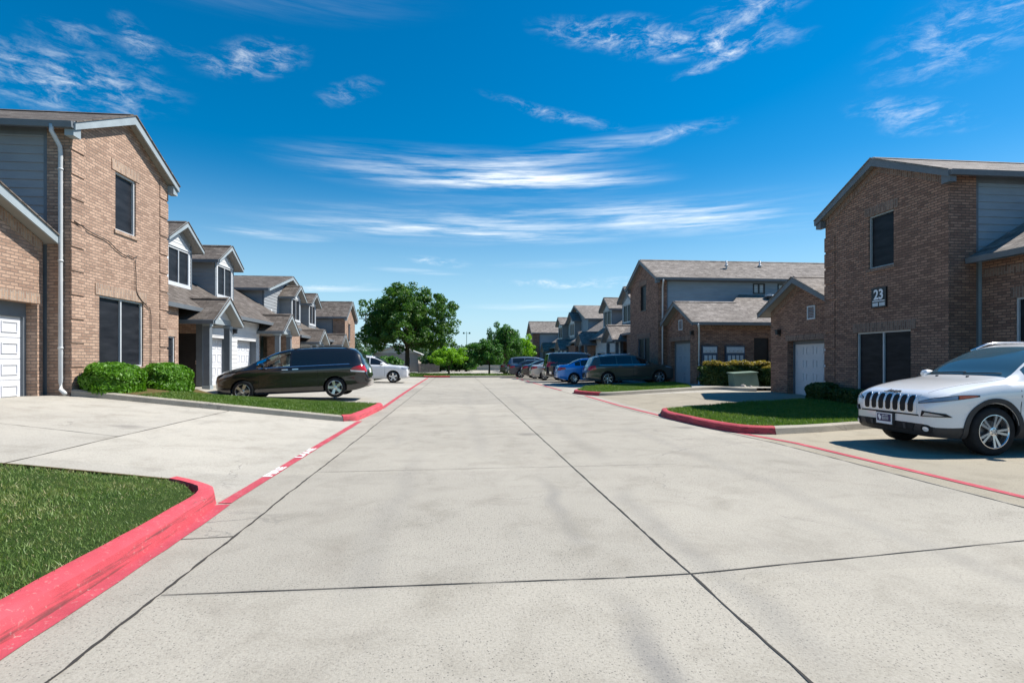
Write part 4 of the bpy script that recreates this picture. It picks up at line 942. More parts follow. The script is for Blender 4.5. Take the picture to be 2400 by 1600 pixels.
def crown_points(n, c, rx, ry, rz, seed, low=-.75, fill=.45, lump=.22):
    r = np.random.default_rng(seed); out = []
    ph = r.uniform(0, 6.28, 6)
    while len(out) < n:
        d = r.normal(size=3); d /= np.linalg.norm(d)
        if d[2] < low: continue
        th = math.atan2(d[1], d[0]); k = 1 + lump * (math.sin(3 * th + ph[0]) * .6 + math.sin(5 * th + ph[1] + 2 * d[2]) * .5 + math.sin(4 * d[2] * 2 + ph[2]) * .5)
        q = (fill + (1 - fill) * r.random() ** .7) * k
        out.append((c[0] + d[0] * rx * q, c[1] + d[1] * ry * q, c[2] + d[2] * rz * q))
    return out
def tree(name, label, x, y, h0, c, rx, ry, rz, n, per, cr, size, m, tr, seed, group=None, low=-.6, fill=.4, cat='tree', limbs=9, lean=0, flat=.75):
    z0 = gz(x, y) - .05; t = thing(name, label, cat, (x, y, z0), group); r = random.Random(seed)
    pts = crown_points(n, c, rx, ry, rz, seed, low, fill)
    mb = MB(); top = Vector((x + lean, y, h0)); mb.tube([(x, y, z0), (x + lean * .2, y, z0 + .25), (x + lean * .6, y, (z0 + h0) / 2), top, Vector((x * .4 + c[0] * .6, y, (h0 + c[2]) / 2)), Vector((c[0], c[1], c[2] + rz * .4))], [tr * 1.35, tr * 1.05, tr * .95, tr * .9, tr * .55, tr * .15], 'bark', 9)
    to = mb.build('trunk', t, True)
    for i in range(limbs):
        e = Vector(pts[r.randrange(len(pts))]); s = top + Vector((0, 0, r.uniform(-.1, .5) * (c[2] - h0))); mid = s.lerp(e, .5) + Vector((0, 0, r.uniform(.0, .3) * rz * .4)) + Vector((r.uniform(-1, 1), r.uniform(-1, 1), 0)) * rx * .08
        b = MB(); b.tube([s, s.lerp(mid, .5) + Vector((0, 0, .05 * rz)), mid, e], [tr * .5, tr * .36, tr * .24, tr * .06], 'bark', 6); b.build('limb', t, True)
    rr = np.array([(cr * r.uniform(.6, 1.35), cr * r.uniform(.6, 1.35), cr * flat * r.uniform(.6, 1.3)) for _ in pts])
    leaves('crown', t, pts, rr, per, size, m, seed=seed, up=.35); return t
tree('oak_tree', 'tall round-crowned shade tree at the end of the road, dark green with a single trunk', -5.0, 56.5, 2.6, (-5.0, 56.5, 5.0), 4.9, 4.8, 4.0, 430, 125, .56, .12, 'leaf_oak', .24, 11, low=-.78, fill=.35, limbs=14)
tree('ornamental_tree', 'small bright lime-green clipped tree standing in the grass at the end of the road', -.75, 51.2, .75, (-.85, 51.2, 1.62), 1.75, 1.5, .95, 90, 130, .3, .065, 'leaf_lime', .09, 12, low=-.5, fill=.4)
tree('ornamental_tree', 'low rounded mid-green tree right of the lime-green one', 3.1, 53.5, 1.0, (2.75, 53.5, 2.1), 1.75, 1.6, 1.5, 100, 130, .36, .085, 'leaf_green', .10, 13, low=-.7, fill=.3)
tt = [(4.8, 57.8, 1.5), ]
t = tree('pear_tree', 'taller upright tree with spiky top above the far parked cars', 4.9, 57.5, 1.6, (4.9, 57.5, 2.9), 2.0, 1.9, 2.3, 120, 130, .38, .10, 'leaf_green', .13, 14, low=-.7, fill=.3, flat=1.5)
tree('background_tree', 'bright green tree against the far right brick tower', 8.3, 70, 1.0, (8.2, 70, 2.4), 2.0, 2.0, 1.9, 70, 90, .5, .13, 'leaf_lime', .12, 15, low=-.8, fill=.3)
bg = [(-15.5, 78, 3.2, 3.6, 'leaf_distant', 'hazy green tree beyond the left tower, at the pole'), (-11.5, 88, 4.0, 3.2, 'leaf_distant', 'broad pale tree seen between left tower and big shade tree'), (-8.7, 72, 1.6, 1.7, 'leaf_green', 'low bushy tree left of the pale far house'),
      (-2.6, 76, 2.1, 2.6, 'leaf_distant', 'grey-green tree beside the wooden fence'), (.3, 84, 2.6, 3.0, 'leaf_distant', 'dark tree rising behind the lime-green one'), (3.4, 96, 3.0, 3.6, 'leaf_distant', 'far tree on the skyline near the light pole'), (7.4, 98, 3.6, 3.3, 'leaf_distant', 'far tree filling the gap behind the upright tree'), (12.5, 108, 4.2, 4.2, 'leaf_distant', 'far tree mostly behind the right tower'), (-22, 95, 5, 5, 'leaf_distant', 'far tree mostly hidden behind the left tower'),
      (-1.2, 74, 1.9, 2.2, 'leaf_green', 'dark low tree directly behind the lime-green one, left side'), (1.2, 75, 1.9, 2.1, 'leaf_green', 'dark low tree directly behind the lime-green one, right side'), (5.4, 88, 2.4, 3.2, 'leaf_green', 'far tree behind the low pale wall'), (-6.0, 92, 2.8, 4.0, 'leaf_distant', 'tall far tree rising behind the pale house'), (-13.5, 76, 2.0, 2.4, 'leaf_green', 'low tree close beside the left tower'), (9.8, 92, 2.6, 3.0, 'leaf_green', 'far tree beside the bright green one by the right tower')]
for i, (x, y, rx, h, m, lb) in enumerate(bg):
    tree('background_tree', lb, x, y, .8, (x, y, h * .55), rx, rx, h * .52, 60, 60, rx * .3, .22, m, .16, 30 + i, 'trees beyond the cross street', -.8, .35, limbs=4)
def hedge(name, label, x0, x1, y0, y1, z0, z1, m, top=None, size=.035, dens=2600, group=None, cat='hedge', seed=5, rnd=.12, core='leaf_hedge'):
    t = thing(name, label, cat, ((x0 + x1) / 2, (y0 + y1) / 2, z0), group); r = np.random.default_rng(seed)
    A = [(x1 - x0) * (y1 - y0), (x1 - x0) * (z1 - z0) * 2, (y1 - y0) * (z1 - z0) * 2]; n = int(sum(A) * dens)
    p = r.random((n, 3)); k = r.choice(3, n, p=np.array(A) / sum(A))
    p[k == 0, 2] = 1; q = k == 1; p[q, 1] = (r.random(q.sum()) > .5) * 1.0; q = k == 2; p[q, 0] = (r.random(q.sum()) > .5) * 1.0
    L_ = np.array([x1 - x0, y1 - y0, z1 - z0]); c = np.array([(x0 + x1) / 2, (y0 + y1) / 2, z0 + .35 * L_[2]])
    w = np.array([x0, y0, z0]) + p * L_
    d = w - c; e = np.abs(d) / (L_ / 2 + 1e-6); round_ = 1 - rnd * np.clip((np.sort(e, 1)[:, 1] - .55) / .45, 0, 1) ** 2   # rounded edges
    lump = 1 + .045 * np.sin(w[:, 0] * 9 + 1) * np.sin(w[:, 1] * 8) + .05 * np.sin(w[:, 2] * 13 + w[:, 0] * 5)
    if rnd > .2:
        c = np.array([(x0 + x1) / 2, (y0 + y1) / 2, z0 + .42 * L_[2]]); d = w - c; e = np.abs(d) / (L_ * np.array([.5, .5, .55])); round_ = 1 / (e ** 2.9).sum(1) ** (1 / 2.9)
    w = c + d * (round_ * lump * r.uniform(.80, 1.03, n))[:, None]
    nn = d / L_ ; nn /= np.linalg.norm(nn, axis=1)[:, None] + 1e-9; nrm = nn + r.normal(size=(n, 3)) * .8; nrm /= np.linalg.norm(nrm, axis=1)[:, None]
    a = np.cross(nrm, r.normal(size=(n, 3))); a /= np.linalg.norm(a, axis=1)[:, None]; b = np.cross(nrm, a); s = size * r.uniform(.6, 1.4, n)[:, None]
    v = np.stack([w - a * s, w + b * s * .55 + nrm * s * .2, w + a * s, w - b * s * .55 + nrm * s * .2], 1)
    if top:
        tm = w[:, 2] > z0 + (z1 - z0) * .86
        quads_obj('foliage', v[~tm].reshape(-1, 3), np.arange((~tm).sum() * 4).reshape(-1, 4), m, t); quads_obj('new_growth', v[tm].reshape(-1, 3), np.arange(tm.sum() * 4).reshape(-1, 4), top, t)
    else: quads_obj('foliage', v.reshape(-1, 3), np.arange(n * 4).reshape(-1, 4), m, t)
    mb = MB()
    for i in range(9):
        x, y = r.uniform(x0 + .2 * L_[0], x1 - .2 * L_[0]), r.uniform(y0 + .25 * L_[1], y1 - .25 * L_[1]); mb.tube([(x, y, z0 - .1), (x + r.uniform(-.1, .1), y, z0 + L_[2] * .45), (x + r.uniform(-.2, .2), y + r.uniform(-.1, .1), z0 + L_[2] * .8)], [.025, .018, .008], 'bark', 5)
    mb.build('stem', t); return t
z = .74
hedge('boxwood_shrub', 'rounded bright green shrub under the lower tower window, nearer the downspout', -8.5, -7.55, 13.15, 14.6, .60, 1.37, 'leaf_box', None, .042, 3000, 'clipped shrubs by the left tower', 'shrub', 21, .3)
hedge('boxwood_shrub', 'rounded bright green shrub by the tower corner, nearer the black minivan', -8.5, -7.55, 15.35, 17.15, .42, 1.34, 'leaf_box', None, .042, 2900, 'clipped shrubs by the left tower', 'shrub', 22, .28)
hedge('hedge', 'long dark clipped hedge with golden top before the courtyard mailboxes', 11.35, 14.7, 24.35, 25.25, .18, 1.36, 'leaf_hedge', 'leaf_gold', .045, 2100, None, 'hedge', 23, .1)
hedge('hedge', 'short dark hedge with yellowish top beside the brown brick garage', 13.9, 16.2, 23.35, 24.3, .16, 1.22, 'leaf_hedge', 'leaf_gold', .045, 2100, None, 'hedge', 24, .1)
hedge('shrub', 'small dark shrub at the edge of the white garage door', 11.45, 12.25, 16.45, 17.45, .12, .72, 'leaf_hedge', None, .04, 2400, 'dark shrubs under the numbered tower', 'shrub', 25, .3)
hedge('shrub', 'wider dark shrub under the big tower window, mostly behind the white car', 11.5, 12.25, 14.8, 16.4, .12, .58, 'leaf_hedge', None, .04, 2400, 'dark shrubs under the numbered tower', 'shrub', 26, .3)

# ------------------------------------------------------------ utility box, pole, far house, fence
t = thing('utility_box', 'sloping green metal utility box in front of the courtyard hedge', 'utility box', (13.2, 23.9, .15))
mb = MB(); X0, X1, Y0, Y1 = 12.25, 13.4, 23.4, 24.0
mb.prism([(X0, Y0, .18), (X1, Y0 - .02, .18), (X1 - .06, Y0 + .12, .86), (X0 + .02, Y0 + .14, .80)], (0, .55, 0), 'utility_green'); mb.build('cabinet', t, bevel=.02)
mb = MB(); mb.prism([(X0 - .03, Y0 + .08, .80), (X1 - .02, Y0 + .06, .865), (X1 - .02, Y0 + .72, .90), (X0 - .03, Y0 + .72, .84)], (0, 0, .05), 'utility_green'); mb.build('lid', t, bevel=.015)
mb = MB(); mb.box(X0 - .2, X1 + .2, Y0 - .2, Y1 + .25, .05, .17, 'concrete_walk'); mb.build('pad', t, bevel=.015)
def rock(x, y, r_, lb):
    bm = bmesh.new(); bmesh.ops.create_icosphere(bm, subdivisions=2, radius=r_); rr = random.Random(int(x * 100))
    for v in bm.verts: v.co *= rr.uniform(.8, 1.12); v.co.z *= .7
    me = bpy.data.meshes.new('rock'); bm.to_mesh(me); bm.free(); me.materials.append(MATS['rock']); o = bpy.data.objects.new('rock', me); o.location = (x, y, gz(x, y) + .11 + r_ * .4); COL.objects.link(o); tag(o, lb, 'rock', 'rocks by the utility box')
rock(12.5, 23.15, .12, 'pale rock at the foot of the green utility box, the larger one'); rock(12.8, 23.08, .075, 'small pale rock at the foot of the green utility box')
t = thing('utility_pole', 'thin wooden utility pole with crossarm right of the left far tower', 'pole', (-14.8, 92, -.2))
mb = MB(); mb.tube([(-14.8, 92, -.3), (-14.8, 92, 9.2)], [.16, .1], 'pole_wood', 8); mb.build('pole', t); mb = MB(); mb.box(-15.9, -13.7, 91.93, 92.07, 8.2, 8.34, 'pole_wood'); mb.build('crossarm', t)
t = thing('light_pole', 'distant floodlight pole on the skyline between the trees', 'light pole', (2.9, 170, -.2))
mb = MB(); mb.tube([(2.9, 170, -.3), (2.9, 170, 10.3)], [.12, .07], 'utility_green', 8); mb.build('pole', t)
for a in (-.9, .9):
    mb = MB(); mb.box(2.9 + a - .25, 2.9 + a + .25, 169.85, 170.15, 9.6, 10.1, 'utility_green'); mb.box(2.9 + a * .1, 2.9 + a, 169.97, 170.03, 9.75, 9.83, 'utility_green'); mb.build('floodlight', t)
t = thing('house', 'small tan far house with pale roof behind the big tree trunk', 'house', (-8.8, 80, 0))
mb = MB(); F = Face((0, 78, 0), (1, 0, 0), (0, -1, 0)); wall(mb, F, -11.4, -5.4, -.3, 2.5, 'house_tan', [(-7.2, -6.5, .9, 1.9), (-10.4, -9.2, -.1, 1.9)], .12); mb.poly([F(-11.4, 2.5), F(-5.4, 2.5), F(-8.4, 3.6)], 'house_pale', F.n)
for xx, sx in ((-11.4, -1), (-5.4, 1)): mb.poly([(xx, 78, -.3), (xx, 84, -.3), (xx, 84, 2.5), (xx, 78, 2.5)], 'house_tan', (sx, 0, 0))
mb.build('wall', t); mb = MB()
for s in (-1, 1): roof_slab(mb, [(-8.4 + s * 3.4, 77.6, 2.38), (-8.4, 77.6, 3.68), (-8.4, 84.4, 3.68), (-8.4 + s * 3.4, 84.4, 2.38)], .12, 'house_pale', 'trim_white')
mb.build('roof', t); window(t, F, -7.2, -6.5, .9, 1.9, .08, 'v'); mb = MB(); F.box(mb, -10.4, -9.2, -.1, 1.9, .06, .1, 'house_pale'); mb.build('door', t)
t = thing('fence', 'weathered dark wooden board fence across the street, right of the tree trunk', 'fence', (-2.5, 71, 0))
mb = MB(); xx = -4.9
while xx < -2.3:
    mb.box(xx, xx + .135, 71, 71.025, -.1, 1.0 + random.uniform(-.03, .03), 'fence_wood'); xx += .145
mb.build('boards', t)
for xx in np.arange(-4.9, -2, 1.3): mb = MB(); mb.box(xx - .05, xx + .05, 71.03, 71.13, -.2, 1.1, 'fence_wood'); mb.build('post', t)
t = thing('retaining_wall', 'low pale wall along the far side of the cross street', 'wall', (6, 84.5, 0))
mb = MB(); mb.box(3.0, 8.5, 84.5, 84.9, -.3, .62, 'house_pale'); mb.box(2.9, 8.6, 84.42, 84.98, .621, .72, 'trim_white'); mb.build('masonry', t)
# ------------------------------------------------------------ cars
def pchip(pts):
    x = np.array([p[0] for p in pts], float); y = np.array([p[1] for p in pts], float); h = np.diff(x); dl = np.diff(y) / h; d = np.zeros_like(x)
    for i in range(1, len(x) - 1):
        if dl[i - 1] * dl[i] > 0:
            w1 = 2 * h[i] + h[i - 1]; w2 = h[i] + 2 * h[i - 1]; d[i] = (w1 + w2) / (w1 / dl[i - 1] + w2 / dl[i])
    d[0], d[-1] = dl[0], dl[-1]
    def f(v):
        v = min(max(v, x[0]), x[-1]); i = min(max(int(np.searchsorted(x, v)) - 1, 0), len(h) - 1); t = (v - x[i]) / h[i]
        return float((1 + 2 * t) * (1 - t) ** 2 * y[i] + t * (1 - t) ** 2 * h[i] * d[i] + t * t * (3 - 2 * t) * y[i + 1] + t * t * (t - 1) * h[i] * d[i + 1])
    return f
WHEELS = {}
def wheel_meshes(style, Rw, wd):
    key = (style, Rw, wd)
    if key in WHEELS: return WHEELS[key]
    rim = Rw * (.70 if style != 'steel' else .64); n = 40
    def lathe(prof, m, name):
        mb = MB(); mi = mb.mi(m)
        for r_, y in prof:
            for k in range(n): a = 2 * math.pi * k / n; mb.v.append(Vector((r_ * math.cos(a), y, r_ * math.sin(a))))
        for j in range(len(prof) - 1):
            for k in range(n):
                q = (k + 1) % n; mb.f.append([j * n + k, j * n + q, (j + 1) * n + q, (j + 1) * n + k]); mb.m.append(mi)
        return mb
    h = wd / 2
    ty = lathe([(rim * .97, -h * .8), (rim * 1.02, -h * .96), (Rw * .90, -h), (Rw * .985, -h * .82), (Rw, -h * .5), (Rw, h * .5), (Rw * .985, h * .82), (Rw * .90, h), (rim * 1.02, h * .96), (rim * .97, h * .8)], 'tyre', 't')
    rm = lathe([(rim * .98, h * .93), (rim * 1.0, h * .97), (rim * .965, h * .98), (rim * .93, h * .85), (rim * .90, h * .2), (rim * .9, -h * .7)], 'alloy', 'r')
    # brake disc and dark barrel behind the spokes
    bk = MB(); 
    for r_, y, m in ((rim * .89, h * .1, 'car_dark'), (rim * .62, h * .24, 'brake_disc')):
        bk.poly([(r_ * math.cos(2 * math.pi * k / n), y, r_ * math.sin(2 * math.pi * k / n)) for k in range(n)], m, (0, 1, 0))
    def spoke(mb, a, w0, w1, r0, r1, y0, y1):
        c, s_ = math.cos(a), math.sin(a); rot = lambda r_, t, y: Vector((r_ * c - t * s_, y, r_ * s_ + t * c))
        mb.prism([rot(r0, -w0, y0), rot(r0, w0, y0), rot(r1, w1, y1), rot(r1, -w1, y1)], (0, -.025, 0), 'alloy')
    ns = {'ten': 5, 'five': 5, 'six': 6, 'steel': 9}[style]
    for k in range(ns):
        a = 2 * math.pi * k / ns + math.pi / 2
        if style == 'ten':
            for da in (-.17, .17):
                c0 = a + da * .45; spoke(rm, a + da, rim * .055, rim * .075, rim * .22, rim * .95, h * .80, h * .90)
        elif style == 'five': spoke(rm, a, rim * .15, rim * .21, rim * .15, rim * .95, h * .82, h * .9)
        elif style == 'six': spoke(rm, a, rim * .09, rim * .14, rim * .15, rim * .95, h * .82, h * .9)
        else: spoke(rm, a, rim * .11, rim * .15, rim * .2, rim * .94, h * .75, h * .88)
    hub = lathe([(0.0001, h * .9), (rim * .14, h * .89), (rim * .25, h * .84), (rim * .26, h * .6)], 'alloy', 'h')
    b = len(rm.v); rm.v += hub.v; rm.f += [[i + b for i in f] for f in hub.f]; rm.m += hub.m
    b = len(rm.v); ms = [rm.mi(m) for m in bk.ms]; rm.v += bk.v; rm.f += [[i + b for i in f] for f in bk.f]; rm.m += [ms[i] for i in bk.m]
    for k in range(5):
        a = 2 * math.pi * k / 5; x, z = rim * .17 * math.cos(a), rim * .17 * math.sin(a); rm.tube([(x, h * .86, z), (x, h * .92, z)], rim * .035, 'brake_disc', 6)
    ob1 = ty.build('wheel', None, True, world=False); ob2 = rm.build('rim', None, False, world=False)
    ob1.data.set_sharp_from_angle(angle=R(50)); r = (ob1.data, ob2.data); bpy.data.objects.remove(ob1); bpy.data.objects.remove(ob2); WHEELS[key] = r; return r

def build_car(name, label, cat, loc, yaw, S, group='cars parked along the street', pitch=0.0):
    L_, W_ = S['L'], S['W']; w = W_ / 2; root = thing(name, label, cat, loc, group, yaw, True); root.rotation_euler.y = pitch
    ft, fb, fz, fw, fr = (pchip(S[k]) for k in ('top', 'belt', 'bottom', 'plan', 'rail')); cr = pchip(S.get('crown', [(0, .03), (S['cowl'], .03), (S['roof0'], .06), (L_, .05)]))
    keys = sorted({0, .015, .05, .1, .16, .24, L_ - .24, L_ - .16, L_ - .1, L_ - .05, L_ - .015, L_, S['cowl'], S['roof0'], *S['rear'], *[q for iv in S['win'] for q in iv]})
    st = list(keys)
    for v in np.arange(.3, L_ - .28, .085):
        if min(abs(v - k) for k in keys) > .03: st.append(float(v))
    st.sort()
    body_t = (.12, .25, .38, .5, .62, .74, .86, .95); gl_t = (.07, .3, .55, .78, .90, 1.0); N_body = 3 + len(body_t)
    def section(s):
        hw, zb, zs, zt = fw(s) , fz(s), fb(s), ft(s); zs = min(zs, zt - .02); zr = max(zt - cr(s), zs + .006); wr = min(fr(s), hw * .97)
        rows = [(0, zb), (hw * .6, zb), (hw * .90, zb + .015)]
        for t in body_t:
            bul = .965 + .035 * math.sin(min(1, t * 1.25) * math.pi * .62) + S.get('crease', .012) * math.exp(-((t - .80) / .09) ** 2) - .008 * math.exp(-((t - .55) / .14) ** 2)
            rows.append((hw * bul, zb + .02 + (zs - zb - .04) * t))
        sh = hw * .955; rows.append((sh, zs))
        for t in gl_t: rows.append((sh - .012 + (wr - sh + .012) * t + .018 * math.sin(math.pi * t), zs + (zr - zs) * t))
        for a, b in ((.95, .35), (.8, .68), (.55, .88), (.28, .97), (0, 1)): rows.append((wr * a, zr + (zt - zr) * b))
        return rows
    secs = [section(s) for s in st]; nr = len(secs[0]); mb = MB(); P_, C_, G_, D_ = (mb.mi(m) for m in (S['paint'], 'car_plastic', S.get('glass', 'car_glass'), 'car_dark'))
    idx = []
    for s, rows in zip(st, secs):
        ring = []; x = L_ / 2 - s
        for j, (y, z) in enumerate(rows): mb.v.append(Vector((x, y, z))); ring.append(len(mb.v) - 1)
        mir = []
        for j, (y, z) in enumerate(rows):
            if j in (0, nr - 1): mir.append(ring[j]); continue
            mb.v.append(Vector((x, -y, z))); mir.append(len(mb.v) - 1)
        idx.append((ring, mir))
    ib, ig0 = N_body, N_body   # shoulder row index
    ir = N_body + len(gl_t)
    def face_mat(i, j):
        s0, s1 = st[i], st[i + 1]; sm = (s0 + s1) / 2
        if j < ib:
            k = S.get('clad', 0)
            if sm < S.get('clad_front', 0): k = max(k, S.get('clad_frows', 0))
            if sm > L_ - S.get('clad_back', 0): k = max(k, S.get('clad_brows', 0))
            return C_ if j < k + 2 and k else (P_ if j > 0 else C_)
        if ib <= j < ir:
            t0 = gl_t[j - ib - 1] if j > ib else 0; 
            thick = min((secs[q][ir][1] - secs[q][ib][1]) for q in (i, i + 1))
            if j > ib and gl_t[j - ib] <= .91 and thick > .10 and any(a - 1e-4 <= s0 and s1 <= b + 1e-4 for a, b in S['win']): return G_
            return P_
        if S['cowl'] + 1e-4 < s1 and s0 >= S['cowl'] - 1e-4 and s1 <= S['roof0'] + 1e-4: return G_ if j >= ir else P_
        if s0 >= S['rear'][0] - 1e-4 and s1 <= S['rear'][1] + 1e-4: return G_ if j >= ir else P_
        return P_
    for i in range(len(st) - 1):
        for j in range(nr - 1):
            m = face_mat(i, j); a, b = idx[i], idx[i + 1]
            mb.f.append([a[0][j], b[0][j], b[0][j + 1], a[0][j + 1]][::-1]); mb.m.append(m)
            mb.f.append([a[1][j], a[1][j + 1], b[1][j + 1], b[1][j]][::-1]); mb.m.append(m)
    for (ring, mir), flip in ((idx[0], 0), (idx[-1], 1)):   # nose and tail caps as strips
        for j in range(nr - 1):
            q = [ring[j], ring[j + 1], mir[j + 1], mir[j]]; q = list(dict.fromkeys(q))
            k = S.get('clad_frows', 0) if not flip else S.get('clad_brows', 0)
            if len(q) > 2: mb.f.append(q if flip else q[::-1]); mb.m.append(C_ if (j < k + 2 and k) else P_)
    shell = mb.build('body', None, True, world=False)
    # wheel openings
    Rw, wb, fo = S['Rw'], S['wb'], S['fo']; wx = (L_ / 2 - fo, L_ / 2 - fo - wb); ro = Rw + S.get('gap', .055)
    cu = MB(); [cu.mi(m) for m in (S['paint'], 'car_plastic', S.get('glass', 'car_glass'), 'car_dark')]
    for x in wx:
        for sg in (1, -1): cu.prism([(x + ro * math.cos(2 * math.pi * k / 36), sg * (w - .27), Rw + .01 + ro * math.sin(2 * math.pi * k / 36)) for k in range(36)], (0, sg * .5, 0), 'car_dark')
    co = cu.build('cutter', None, world=False); bo = shell.modifiers.new('b', 'BOOLEAN'); bo.object = co; bo.operation = 'DIFFERENCE'; bo.solver = 'EXACT'
    dg = bpy.context.evaluated_depsgraph_get(); me = bpy.data.meshes.new_from_object(shell.evaluated_get(dg)); bpy.data.objects.remove(shell); bpy.data.objects.remove(co)
    bm = bmesh.new(); bm.from_mesh(me); bm.normal_update(); bvh = BVHTree.FromBMesh(bm)
    def extract(faces, nm, off=0.0):
        b2 = bmesh.new(); vm = {}
        for f in faces:
            vs = []
            for v in f.verts:
                if v not in vm: vm[v] = b2.verts.new(v.co - v.normal * off)
                vs.append(vm[v])
            try: nf = b2.faces.new(vs); nf.smooth = True; nf.material_index = f.material_index
            except ValueError: pass
        m2 = bpy.data.meshes.new(nm); b2.to_mesh(m2); b2.free()
        for mt in me.materials: m2.materials.append(mt)
        m2.set_sharp_from_angle(angle=R(38)); o = bpy.data.objects.new(nm, m2); return link(o, root)
    gf = [f for f in bm.faces if f.material_index == 2]; left = set(gf); isl = []
    while left:
        q = [left.pop()]; cur = []
        while q:
            f = q.pop(); cur.append(f)
            for e in f.edges:
                for g in e.link_faces:
                    if g in left: left.discard(g); q.append(g)
        isl.append(cur)
    body = extract([f for f in bm.faces if f.material_index != 2], 'body')
    for fs in isl:
        if len(fs) < 3: extract(fs, 'side_window'); continue
        c = sum((f.calc_center_median() for f in fs), Vector()) / len(fs); nm = 'side_window' if abs(c.y) > .3 else ('windshield' if c.x > 0 else 'rear_window')
        g = extract(fs, nm)
        if 'clear_to' in S and (nm == 'windshield' or (nm == 'side_window' and L_ / 2 - c.x < S['clear_to'])):
            g.data.materials.clear()
            for q in range(4): g.data.materials.append(MATS['car_glass_clear'])
    for sx, sy in S.get('seats', ()):
        m2 = MB(); X_ = L_ / 2 - sx; m2.prism([(X_ - .1, sy - .24, .95), (X_ - .22, sy - .24, 1.4), (X_ - .3, sy - .24, 1.4), (X_ - .22, sy - .24, .95)], (0, .48, 0), 'seat_cloth'); m2.box(X_ - .32, X_ - .22, sy - .13, sy + .13, 1.41, 1.58, 'seat_cloth'); m2.build('seat', root, bevel=.04, world=False)
    def hit(kind, a, b):
        if kind == 'front': o_, d_ = Vector((L_, a, b)), Vector((-1, 0, 0))
        elif kind == 'rear': o_, d_ = Vector((-L_, a, b)), Vector((1, 0, 0))
        elif kind == 'left': o_, d_ = Vector((a, 3, b)), Vector((0, -1, 0))
        elif kind == 'right': o_, d_ = Vector((a, -3, b)), Vector((0, 1, 0))
        elif kind == 'polar':
            q = Vector((math.cos(R(a)), math.sin(R(a)), 0)); o_, d_ = Vector((L_ / 2 - 1.0, 0, b)) + q * 3, -q
        else: o_, d_ = Vector((a, b, 4)), Vector((0, 0, -1))
        h = bvh.ray_cast(o_, d_); return (h[0], d_, h[1]) if h[0] is not None else None
    def decal(nm, kind, quad, m, off=.008, nu=6, nv=4, parent=None, fn=None, skirt=.02):
        """patch draped over the body; quad = four (a, b) corners"""
        d = MB(); mi = d.mi(m); g = {}
        for i in range(nu + 1):
            for j in range(nv + 1):
                u, v = i / nu, j / nv
                if fn: a, b = fn(u, v)
                else:
                    p = [Vector(q) for q in quad]; q = (p[0] * (1 - u) + p[1] * u) * (1 - v) + (p[3] * (1 - u) + p[2] * u) * v; a, b = q.x, q.y
                h = hit(kind, a, b)
                if h: g[i, j] = len(d.v); d.v.append(h[0] - h[1] * off)
        for i in range(nu):
            for j in range(nv):
                k = [(i, j), (i + 1, j), (i + 1, j + 1), (i, j + 1)]
                if all(q in g for q in k): d.f.append([g[q] for q in k]); d.m.append(mi)
        if not d.f: return None
        dirv = hit(kind, *(fn(.5, .5) if fn else ((quad[0][0] + quad[2][0]) / 2, (quad[0][1] + quad[2][1]) / 2)))
        dv = dirv[1] if dirv else Vector((-1, 0, 0))
        ec = {}
        for f in d.f:
            for k in range(4): e = tuple(sorted((f[k], f[(k + 1) % 4]))); ec[e] = ec.get(e, 0) + 1
        low = {}
        for e, c in list(ec.items()):
            if c == 1:
                for q in e:
                    if q not in low: low[q] = len(d.v); d.v.append(d.v[q] + dv * (off + skirt))
                d.f.append([e[0], e[1], low[e[1]], low[e[0]]]); d.m.append(mi)
        o = d.build(nm, parent or root, True, world=False); bmx = bmesh.new(); bmx.from_mesh(o.data); bmesh.ops.recalc_face_normals(bmx, faces=bmx.faces); bmx.to_mesh(o.data); bmx.free(); o.data.set_sharp_from_angle(angle=R(35)); return o
    # wheels
    tm, rm = wheel_meshes(S['wheel'], Rw, S.get('tw', .225))
    for x in wx:
        for sg in (1, -1):
            o = bpy.data.objects.new('wheel', tm); o.location = (x, sg * (w - .125), Rw); o.rotation_euler = (0, random.uniform(0, 1), 0 if sg > 0 else math.pi); link(o, root)
            link(bpy.data.objects.new('rim', rm), o)
    for sd, sg in (('left', 1), ('right', -1)):
        if S.get('arch'):
            for x in wx:
                a0, a1 = R(S.get('arch_a0', 2)), R(180 - S.get('arch_a0', 2))
                decal('wheel_arch', sd, None, S['arch'], .016, 28, 2, fn=lambda u, v: (x + (ro + .006 + .07 * v) * math.cos(a0 + (a1 - a0) * u), Rw + .01 + (ro + .006 + .07 * v) * math.sin(a0 + (a1 - a0) * u)), skirt=.03)
        # door shut lines, handles, mirrors
        for s in S.get('doors', ()):
            x = L_ / 2 - s; zb, zs = fz(s), fb(s)
            decal('door_gap', sd, [(x - .005, zb + .10), (x + .005, zb + .10), (x + .005, zs - .005), (x - .005, zs - .005)], 'car_dark', .0015, 1, 8, skirt=.003)
        for s in S.get('handles', ()):
            x = L_ / 2 - s; z = fb(s) - .085; decal('door_handle', sd, [(x - .1, z - .014), (x + .1, z - .014), (x + .1, z + .016), (x - .1, z + .016)], S.get('handle', S['paint']), .03, 4, 2)
        s = S['mirror']; x = L_ / 2 - s; z = fb(s) + .06; y = fw(s) * .955; m2 = MB()
        ring = []
        for k, (dx, rr_) in enumerate(((-.07, .055), (-.055, .085), (0, .1), (.07, .085), (.11, .04))):
            ring.append([Vector((x + dx, sg * (y + .12 + 1.05 * rr_ * math.cos(2 * math.pi * q / 12)), z + .045 + .8 * rr_ * math.sin(2 * math.pi * q / 12))) for q in range(12)])
        for A, B in zip(ring[:-1], ring[1:]):
            for q in range(12): m2.poly([A[q], A[(q + 1) % 12], B[(q + 1) % 12], B[q]], S.get('mirror_mat', S['paint']))
